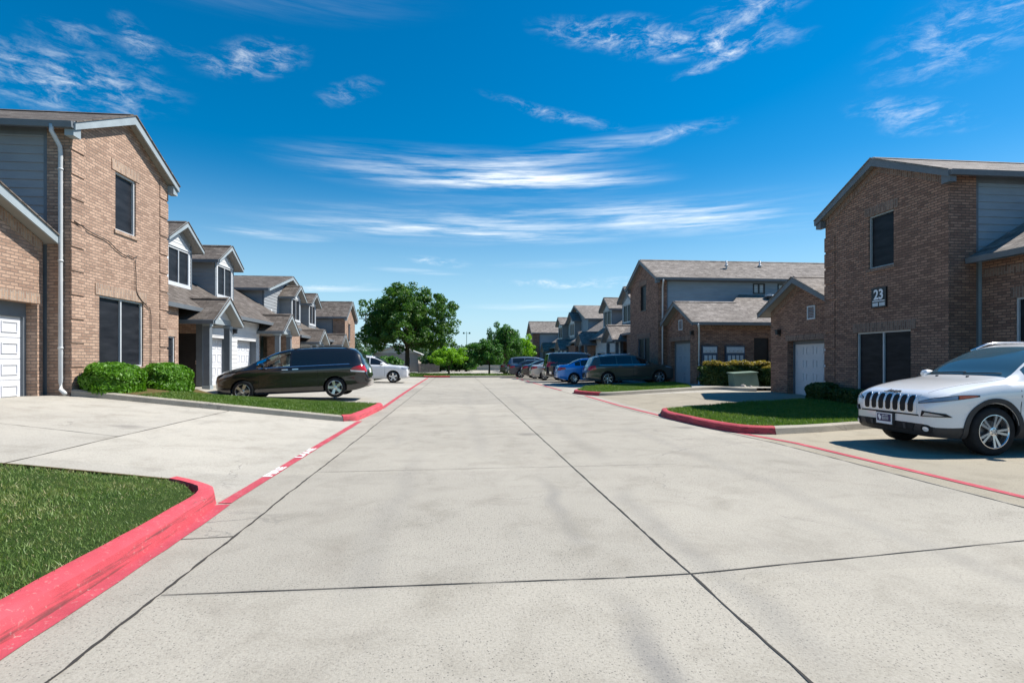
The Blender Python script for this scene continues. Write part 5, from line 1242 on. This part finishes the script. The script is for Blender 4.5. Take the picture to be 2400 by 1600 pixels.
        m2.poly(ring[-1], S.get('mirror_mat', S['paint'])); m2.poly(ring[0], 'chrome'); m2.tube([(x, sg * (y - .05), z - .02), (x + .01, sg * (y + .1), z + .03)], .03, 'car_plastic', 6); m2.build('mirror', root, False, world=False)
        if S.get('rails'):
            a, b = S['rails']; m2 = MB(); pts = []
            for q in range(13):
                s = a + (b - a) * q / 12; h = .045 * min(1, 6 * min(q / 12, 1 - q / 12) + .0); pts.append((L_ / 2 - s, sg * fr(s) * .90, ft(s) - cr(s) * .45 + h))
            m2.tube(pts, .017, S.get('rail_mat', 'chrome'), 6); m2.build('roof_rail', root, True, world=False)
        if S.get('belt_trim'):
            a, b = S['belt_trim']; decal('window_trim', sd, None, 'chrome', .006, 24, 1, fn=lambda u, v: (L_ / 2 - (a + (b - a) * u), fb(a + (b - a) * u) - .004 + .022 * v), skirt=.004)
        if S.get('sill'):
            a, b = S['sill']; decal('side_moulding', sd, None, S.get('sill_mat', 'chrome'), .012, 20, 1, fn=lambda u, v: (L_ / 2 - (a + (b - a) * u), fz(a + (b - a) * u) + S.get('sill_z', .19) + .035 * v))
        for nm, kind, quad, m in S.get('lamps', ()):
            q = [(a * (sg if kind in ('front', 'rear') else 1), b) for a, b in quad]
            if kind == 'side': kind = sd
            decal(nm, kind, q, m, .012, 8, 4)
    for nm, kind, quad, m, off in S.get('extra', ()): decal(nm, kind, quad, m, off, 10, 5)
    # wipers and dash line
    bm.free(); S['_hit'] = hit
    return root, decal, hit

PLAN = lambda L, w, f0=.66, b0=.74: [(0, w * f0), (.05, w * (f0 + .10)), (.15, w * .885), (.35, w * .965), (.7, w), (L * .5, w), (L - 1.0, w * .995), (L - .4, w * .955), (L - .12, w * .88), (L - .03, w * (b0 + .06)), (L, w * b0)]
BOT = lambda L, z=.22: [(0, z + .1), (.1, z + .02), (.5, z), (L - .6, z + .01), (L - .2, z + .08), (L, z + .16)]
suv_near = dict(L=4.62, W=1.86, paint='paint_white', glass='car_glass_sky_tint', Rw=.362, wb=2.70, fo=.93, wheel='ten', gap=.05, tw=.235,
    top=[(0, .76), (.03, .85), (.1, .92), (.3, 1.0), (.7, 1.085), (1.18, 1.155), (1.30, 1.185), (1.7, 1.45), (2.1, 1.64), (2.5, 1.715), (3.1, 1.73), (3.7, 1.68), (4.0, 1.60), (4.38, 1.12), (4.55, 1.0), (4.62, .85)],
    belt=[(0, .72), (.05, .80), (.3, .915), (1.18, 1.065), (2.0, 1.085), (3.4, 1.14), (4.2, 1.11), (4.5, .98), (4.62, .82)],
    bottom=[(0, .36), (.08, .27), (.35, .235), (1.0, .23), (3.6, .24), (4.3, .32), (4.62, .45)], plan=PLAN(4.62, .93, .72),
    rail=[(0, .60), (.3, .70), (1.18, .76), (1.35, .74), (2.1, .63), (2.8, .63), (3.7, .61), (4.0, .60), (4.4, .66), (4.62, .6)], crown=[(0, .03), (.6, .035), (1.2, .03), (2.1, .07), (3.6, .07), (4.62, .05)],
    cowl=1.30, roof0=2.14, rear=(3.95, 4.36), win=[(1.55, 2.30), (2.36, 3.12), (3.18, 3.85)], clad=2, clad_front=.75, clad_frows=2, clad_back=.4, clad_brows=4, arch='car_plastic', arch_a0=-14, doors=(1.36, 2.34, 3.15), handles=(2.15, 2.98), mirror=1.62, rails=(2.05, 3.95), crease=.022,
    lamps=[], extra=[])
van = dict(L=5.08, W=1.98, paint='paint_black', Rw=.345, wb=3.03, fo=.97, wheel='five', gap=.045,
    top=[(0, .78), (.05, .90), (.2, 1.0), (.6, 1.11), (1.0, 1.19), (1.12, 1.235), (1.6, 1.46), (2.1, 1.66), (2.6, 1.735), (3.4, 1.75), (4.3, 1.72), (4.6, 1.67), (4.78, 1.55), (5.0, 1.08), (5.06, .92), (5.08, .72)],
    belt=[(0, .74), (.1, .86), (.5, .99), (1.1, 1.07), (2.2, 1.10), (3.6, 1.12), (4.6, 1.13), (4.95, 1.03), (5.08, .68)], bottom=BOT(5.08, .19), plan=PLAN(5.08, .99, .62, .78),
    rail=[(0, .5), (.3, .66), (1.12, .76), (2.1, .70), (3, .70), (4.4, .68), (4.8, .70), (5.08, .6)], crown=[(0, .03), (1.1, .03), (2.1, .07), (4.5, .07), (5.08, .04)],
    cowl=1.14, roof0=2.12, rear=(4.68, 4.97), win=[(1.42, 1.72), (1.76, 2.52), (2.58, 3.42), (3.48, 4.52)], clear_to=2.6, seats=((2.35, .45), (2.35, -.45)), doors=(1.5, 2.55, 3.45), handles=(2.38, 2.72), mirror=1.66, rails=(2.6, 4.5), rail_mat='car_plastic', belt_trim=(1.5, 4.5), handle='chrome',
    lamps=[('headlight', 'side', [(2.36, .76), (1.92, .87), (1.74, .97), (2.15, .92)], 'lamp_clear'), ('taillight', 'side', [(-2.46, .88), (-1.98, .93), (-2.1, 1.03), (-2.44, 1.10)], 'lamp_red'), ('reverse_light', 'side', [(-2.46, .83), (-2.02, .87), (-1.98, .925), (-2.46, .875)], 'lamp_white'), ('taillight', 'rear', [(.70, .86), (.90, .84), (.90, 1.0), (.74, 1.06)], 'lamp_red')],
    extra=[('number_plate', 'rear', [(-.17, .80), (.17, .80), (.17, .95), (-.17, .95)], 'sign_white', .01)])
cross = dict(L=4.89, W=1.88, paint='paint_bronze', Rw=.36, wb=2.89, fo=.95, wheel='six', gap=.045,
    top=[(0, .72), (.05, .84), (.2, .95), (.6, 1.06), (1.15, 1.14), (1.26, 1.18), (1.7, 1.42), (2.15, 1.60), (2.6, 1.665), (3.3, 1.67), (4.1, 1.62), (4.45, 1.56), (4.7, 1.18), (4.84, 1.0), (4.89, .8)],
    belt=[(0, .68), (.1, .82), (.5, .97), (1.2, 1.06), (2.2, 1.085), (3.6, 1.11), (4.4, 1.12), (4.75, 1.0), (4.89, .76)], bottom=BOT(4.89, .22), plan=PLAN(4.89, .94, .66, .78),
    rail=[(0, .55), (.3, .68), (1.2, .75), (2.15, .66), (3, .66), (4.3, .64), (4.6, .66), (4.89, .58)], cowl=1.26, roof0=2.18, rear=(4.40, 4.72), win=[(1.62, 2.40), (2.46, 3.28), (3.34, 4.2)],
    doors=(1.45, 2.43, 3.4), handles=(2.25, 3.15), mirror=1.66, rails=(2.3, 4.3), arch='paint_bronze', arch_a0=0, belt_trim=(1.5, 4.3), sill=(1.5, 3.2), sill_z=.14, handle='chrome',
    lamps=[('headlight', 'side', [(2.25, .84), (1.85, .90), (1.85, 1.0), (2.15, .98)], 'lamp_clear'), ('taillight', 'side', [(-2.40, .84), (-2.02, .88), (-2.06, 1.10), (-2.36, 1.08)], 'lamp_red'), ('taillight', 'rear', [(.55, .86), (.86, .86), (.84, 1.08), (.6, 1.06)], 'lamp_red')],
    extra=[('number_plate', 'rear', [(-.17, .82), (.17, .82), (.17, .97), (-.17, .97)], 'sign_white', .01)])
def sedan_spec(p, glass='car_glass', L=4.45, W=1.76, H=1.47, wheel='steel', Rw=.315):
    k = H / 1.47
    return dict(L=L, W=W, paint=p, glass=glass, Rw=Rw, wb=L * .595, fo=L * .195, wheel=wheel, gap=.04,
    top=[(0, .60), (.05, .70), (.25, .80), (.7, .91), (1.05, .98 * k), (1.15, 1.01 * k), (1.6, 1.24 * k), (1.95, 1.40 * k), (2.4, H), (2.85, 1.455 * k), (3.3, 1.34 * k), (3.75, 1.14 * k), (3.88, 1.10 * k), (4.2, 1.08 * k), (4.36, 1.02 * k), (L, .72)],
    belt=[(0, .56), (.1, .68), (.5, .82), (1.1, .92 * k), (2.2, .96 * k), (3.3, 1.0 * k), (3.9, 1.0 * k), (4.3, .95 * k), (L, .68)], bottom=BOT(L, .19), plan=PLAN(L, W / 2, .60, .72),
    rail=[(0, .5), (.3, .6), (1.1, .68), (1.95, .58), (2.5, .57), (3.0, .57), (3.8, .62), (4.2, .66), (L, .55)], cowl=1.15, roof0=1.98, rear=(3.05, 3.76), win=[(1.5, 2.28), (2.34, 3.1), (3.13, 3.45)], doors=(1.38, 2.31, 3.1), handles=(2.12, 2.92), mirror=1.52,
    lamps=[('headlight', 'front', [(.38, .68), (.68, .70), (.72, .80), (.48, .78)], 'lamp_clear'), ('taillight', 'side', [(-2.16, .78), (-1.78, .86), (-1.82, .96), (-2.12, .97)], 'lamp_red'), ('taillight', 'rear', [(.46, .78), (.72, .78), (.72, .96), (.50, .95)], 'lamp_red'), ('fog_light', 'front', [(.46, .38), (.60, .38), (.60, .47), (.46, .47)], 'car_dark')],
    extra=[('number_plate', 'rear', [(-.17, .70), (.17, .70), (.17, .85), (-.17, .85)], 'sign_white', .01), ('grille', 'front', [(-.45, .46), (.45, .46), (.42, .56), (-.42, .56)], 'car_dark', .006)])
suv_mid = dict(L=4.70, W=1.85, paint='paint_white', Rw=.36, wb=2.72, fo=.90, wheel='five', gap=.05,
    top=[(0, .80), (.04, .94), (.12, 1.01), (.5, 1.07), (1.15, 1.13), (1.25, 1.16), (1.65, 1.42), (2.0, 1.60), (2.4, 1.68), (3.4, 1.70), (4.1, 1.66), (4.35, 1.58), (4.58, 1.15), (4.66, 1.0), (4.70, .82)],
    belt=[(0, .76), (.1, .90), (.4, .99), (1.2, 1.06), (2.2, 1.09), (3.6, 1.12), (4.3, 1.12), (4.6, 1.0), (4.70, .78)], bottom=BOT(4.70, .24), plan=PLAN(4.70, .925, .74, .78),
    rail=[(0, .6), (.3, .7), (1.2, .75), (2.0, .66), (3, .66), (4.2, .64), (4.5, .66), (4.7, .58)], cowl=1.25, roof0=2.05, rear=(4.28, 4.56), win=[(1.55, 2.3), (2.36, 3.15), (3.21, 4.1)], doors=(1.42, 2.33, 3.25), handles=(2.15, 3.0), mirror=1.6, rails=(2.1, 4.2),
    lamps=[('headlight', 'front', [(.52, .84), (.80, .84), (.82, .97), (.55, .96)], 'lamp_clear'), ('headlight', 'side', [(2.26, .83), (1.98, .84), (1.96, .97), (2.22, .98)], 'lamp_clear')],
    extra=[('grille', 'front', [(-.48, .80), (.48, .80), (.48, .94), (-.48, .94)], 'car_dark', .008), ('lower_grille', 'front', [(-.5, .42), (.5, .42), (.46, .56), (-.46, .56)], 'car_dark', .008)])
boxy = dict(L=5.05, W=1.98, paint='paint_black', Rw=.385, wb=2.95, fo=.95, wheel='five', gap=.055,
    top=[(0, .88), (.04, 1.0), (.15, 1.08), (.6, 1.13), (1.3, 1.18), (1.42, 1.22), (1.75, 1.50), (2.05, 1.74), (2.4, 1.84), (3.2, 1.87), (4.6, 1.86), (4.82, 1.82), (4.96, 1.2), (5.02, 1.0), (5.05, .8)],
    belt=[(0, .84), (.1, .98), (.5, 1.06), (1.4, 1.14), (2.4, 1.16), (3.8, 1.17), (4.8, 1.16), (5.0, .98), (5.05, .76)], bottom=BOT(5.05, .26), plan=PLAN(5.05, .99, .78, .86),
    rail=[(0, .6), (.3, .74), (1.4, .82), (2.05, .76), (3, .76), (4.6, .75), (4.9, .78), (5.05, .7)], cowl=1.42, roof0=2.1, rear=(4.84, 4.97), win=[(1.7, 2.45), (2.52, 3.4), (3.5, 4.72)], doors=(1.6, 2.48, 3.45), handles=(2.3, 3.25), mirror=1.75, rails=(2.3, 4.7),
    lamps=[('taillight', 'rear', [(.74, .95), (.92, .95), (.90, 1.28), (.76, 1.28)], 'lamp_red'), ('taillight', 'side', [(-2.50, .95), (-2.38, .95), (-2.38, 1.15), (-2.47, 1.15)], 'lamp_red'), ('headlight', 'front', [(.6, .88), (.88, .88), (.88, 1.02), (.6, 1.02)], 'lamp_clear')],
    extra=[('number_plate', 'rear', [(-.17, .86), (.17, .86), (.17, 1.0), (-.17, 1.0)], 'sign_white', .01), ('bumper', 'rear', [(-.92, .50), (.92, .50), (.92, .66), (-.92, .66)], 'chrome', .05)])
def V(base, **kw): d = dict(base); d.update(kw); return d

# white car with the seven-slot grille, nose to the road
jr, jd, jh = build_car('parked_car', 'large white crossover in right foreground with slotted grille and navy front plate', 'car', (9.34, 8.40, gz(7.9, 8.4)), R(180), suv_near)
jd('grille_surround', 'front', [(-.56, .60), (.56, .60), (.545, .905), (-.545, .905)], 'paint_white', .012, 14, 8)
gs = jd('grille_seam', 'front', [(-.60, .575), (.60, .575), (.58, .597), (-.58, .597)], 'car_dark', .008, 16, 2)
for k in range(7):
    y = (k - 3) * .151; hw = .049
    def slot(u, v, y=y, hw=hw):
        e = abs(2 * v - 1); wv = hw * (1 - .5 * (max(0, e - .74) / .26) ** 2); return y + (2 * u - 1) * wv, .628 + .255 * v
    jd('grille_chrome', 'front', None, 'chrome', .018, 5, 10, fn=lambda u, v, y=y: (lambda q: (y + (q[0] - y) * 1.22, .755 + (q[1] - .755) * 1.06))(slot(u, v)), skirt=.02)
    jd('grille_slot', 'front', None, 'car_dark', .023, 5, 10, fn=slot, skirt=.03)
for sg in (1, -1):
    def slit(t0, t1, sg=sg):
        def f(u, v):
            k = t0 + (t1 - t0) * u; lo = .775 + .115 * k; h = .052 * (1 - .85 * max(0, (k - .55) / .45) ** 1.5) * min(1, .35 + k * 3)
            return sg * (31 + 39 * k), lo + h * v
        return f
    jd('headlight_surround', 'polar', None, 'car_dark', .008, 24, 3, fn=lambda u, v, sg=sg: (lambda q: (q[0], q[1] + (v - .5) * .016))(slit(-.02, 1.02)(u, v)))
    jd('headlight', 'polar', None, 'lamp_clear', .014, 22, 3, fn=slit(0, .6)); jd('turn_signal', 'polar', None, 'lamp_amber', .014, 12, 3, fn=slit(.62, .97))
    jd('fog_light_bezel', 'polar', [(sg * 32, .575), (sg * 51, .575), (sg * 47, .625), (sg * 33, .665)], 'car_dark', .012, 10, 4)
    jd('lamp', 'polar', [(sg * 33.5, .588), (sg * 46, .590), (sg * 43, .612), (sg * 35, .640)], 'lamp_clear', .016, 8, 3)
    def disc(u, v, sg=sg, r=.052): a = 2 * math.pi * u; return sg * .70 + r * v * math.cos(a), .385 + r * v * math.sin(a)
    jd('fog_light_ring', 'front', None, 'car_dark', .012, 18, 3, fn=lambda u, v, sg=sg: disc(u, v, sg, .068)); jd('fog_light', 'front', None, 'lamp_white', .02, 16, 3, fn=lambda u, v, sg=sg: disc(u, v, sg, .036))
jd('lower_grille', 'front', [(-.48, .34), (.48, .34), (.52, .45), (-.52, .45)], 'car_dark', .010, 14, 5)
for yy in (-.34, .34): jd('tow_hook', 'front', [(yy - .02, .36), (yy + .03, .36), (yy + .015, .44), (yy - .035, .44)], 'car_plastic', .02, 2, 4)
PY = -.05; xh = jh('front', PY, .48)[0].x
mb = MB(); X = xh + .035; mb.box(X - .06, X - .004, PY - .185, PY + .185, .38, .585, 'car_plastic'); mb.build('plate_bracket', jr, world=False)
mb = MB(); mb.box(X, X + .008, PY - .165, PY + .165, .39, .565, 'sign_white'); mb.box(X + .008, X + .010, PY - .145, PY + .145, .43, .55, 'plate_navy')
f = Face((X + .0105, PY, .49), (0, 1, 0), (1, 0, 0))   # a runs to the viewer's right
pts = [(-.125, .02), (-.11, .045), (-.085, .045), (-.075, .025), (-.05, .012), (-.058, -.018), (-.082, -.048), (-.105, -.025)]
mb.prism([f(f_a, f_b) - Vector((0, 0, 0)) for f_a, f_b in [(a * -1 * -1, b) for a, b in pts]], (.0012, 0, 0), 'sign_white')
for a0, a1, b0, b1 in ((-.04, .02, .028, .042), (.03, .085, .03, .044), (-.032, -.016, -.035, .02), (-.005, .012, -.035, .012), (.024, .04, -.035, .016), (.052, .068, -.035, .012), (.08, .094, -.035, .016), (-.005, .04, -.012, -.002), (.052, .094, -.035, -.024)): f.box(mb, a0, a1, b0, b1, -.0012, 0, 'mailbox_metal')
mb.build('number_plate', jr, world=False)
h = jh('front', 0, 1.0); hz = jh('top', 2.20, 0)
M = Matrix.Translation(hz[0] + Vector((.0, 0, .006))) @ Matrix.Rotation(R(90), 4, 'Z') @ Matrix.Rotation(R(18), 4, 'X')
text_obj('badge', 'Jeep', .13, 'car_plastic', M, jr, .004, None, .003, 1.25)
for y in (-.35, .22):
    q = jh('top', 1.12, y)[0]; mb = MB(); mb.tube([q - Vector((0, 0, .01)), q + Vector((0, 0, .02))], .022, 'car_plastic', 8); mb.build('washer_nozzle', jr, world=False)
for y0, y1 in ((-.62, .02), (.02, .62)):
    pts = []
    for k in range(7):
        y = y0 + (y1 - y0) * k / 6; q = jh('top', .985 - .04 * k / 6, y); pts.append(q[0] + Vector((0, 0, .018)))
    mb = MB(); mb.tube(pts, .009, 'car_plastic', 5); mb.build('wiper', jr, True, world=False)
for sg in (1, -1):
    jd('hood_gap', 'top', None, 'car_dark', .0015, 20, 1, fn=lambda u, v, sg=sg: (2.16 - 1.12 * u, sg * (.60 + .16 * u ** .7 + .007 * v)), skirt=.003)

def pose(xf, yf, xr, yr, nose_sign=None): pass
build_car('parked_car', 'black minivan with dark windows parked nose-in on the left before the townhouses', 'minivan', (-5.63, 20.42, .10), R(181), van, pitch=R(2.2))
build_car('parked_car', 'white SUV nosing out toward the road, behind the black minivan', 'SUV', (-5.42, 35.9, gz(-5, 36)), R(0), suv_mid)
build_car('parked_car', 'white sedan almost wholly hidden between black minivan and white SUV', 'car', (-7.0, 29.4, gz(-6.5, 29.4) + .02), R(0), sedan_spec('paint_white', wheel='five'))
build_car('parked_car', 'dark bronze crossover SUV parked beside the courtyard grass island', 'SUV', (9.55, 30.25, gz(9.6, 30.2) + .01), R(0), cross, pitch=R(-1.6))
build_car('parked_car', 'bright blue sedan parked tail out beside the bronze crossover', 'car', (8.15, 32.9, gz(8.1, 32.9)), R(0), sedan_spec('paint_blue', H=1.52))
build_car('parked_car', 'big boxy black SUV standing tail out past the blue sedan', 'SUV', (8.25, 36.2, gz(8.2, 36.2)), R(0), boxy)
build_car('parked_car', 'silver sedan of which only the tail shows beyond the boxy black SUV', 'car', (7.45, 39.6, gz(7.4, 39.6)), R(0), sedan_spec('paint_silver'))
build_car('parked_car', 'black sedan showing just its sloping rear between silver and navy cars', 'car', (7.2, 42.7, gz(7.2, 42.7)), R(0), sedan_spec('paint_black', wheel='five'))
build_car('parked_car', 'dark navy sedan with bright wheel in front of the slate minivan', 'car', (6.5, 45.9, gz(6.6, 46)), R(0), sedan_spec('paint_navy', wheel='five'))
build_car('parked_car', 'slate-blue minivan behind the navy sedan, farthest tall vehicle on the right', 'minivan', (6.9, 49.6, gz(6.9, 49.6)), R(0), V(van, paint='paint_slate'))
build_car('parked_car', 'dark green low car, last in the line on the right near the round tree', 'car', (6.3, 53.2, gz(6.3, 53.2)), R(0), sedan_spec('paint_bronze'))
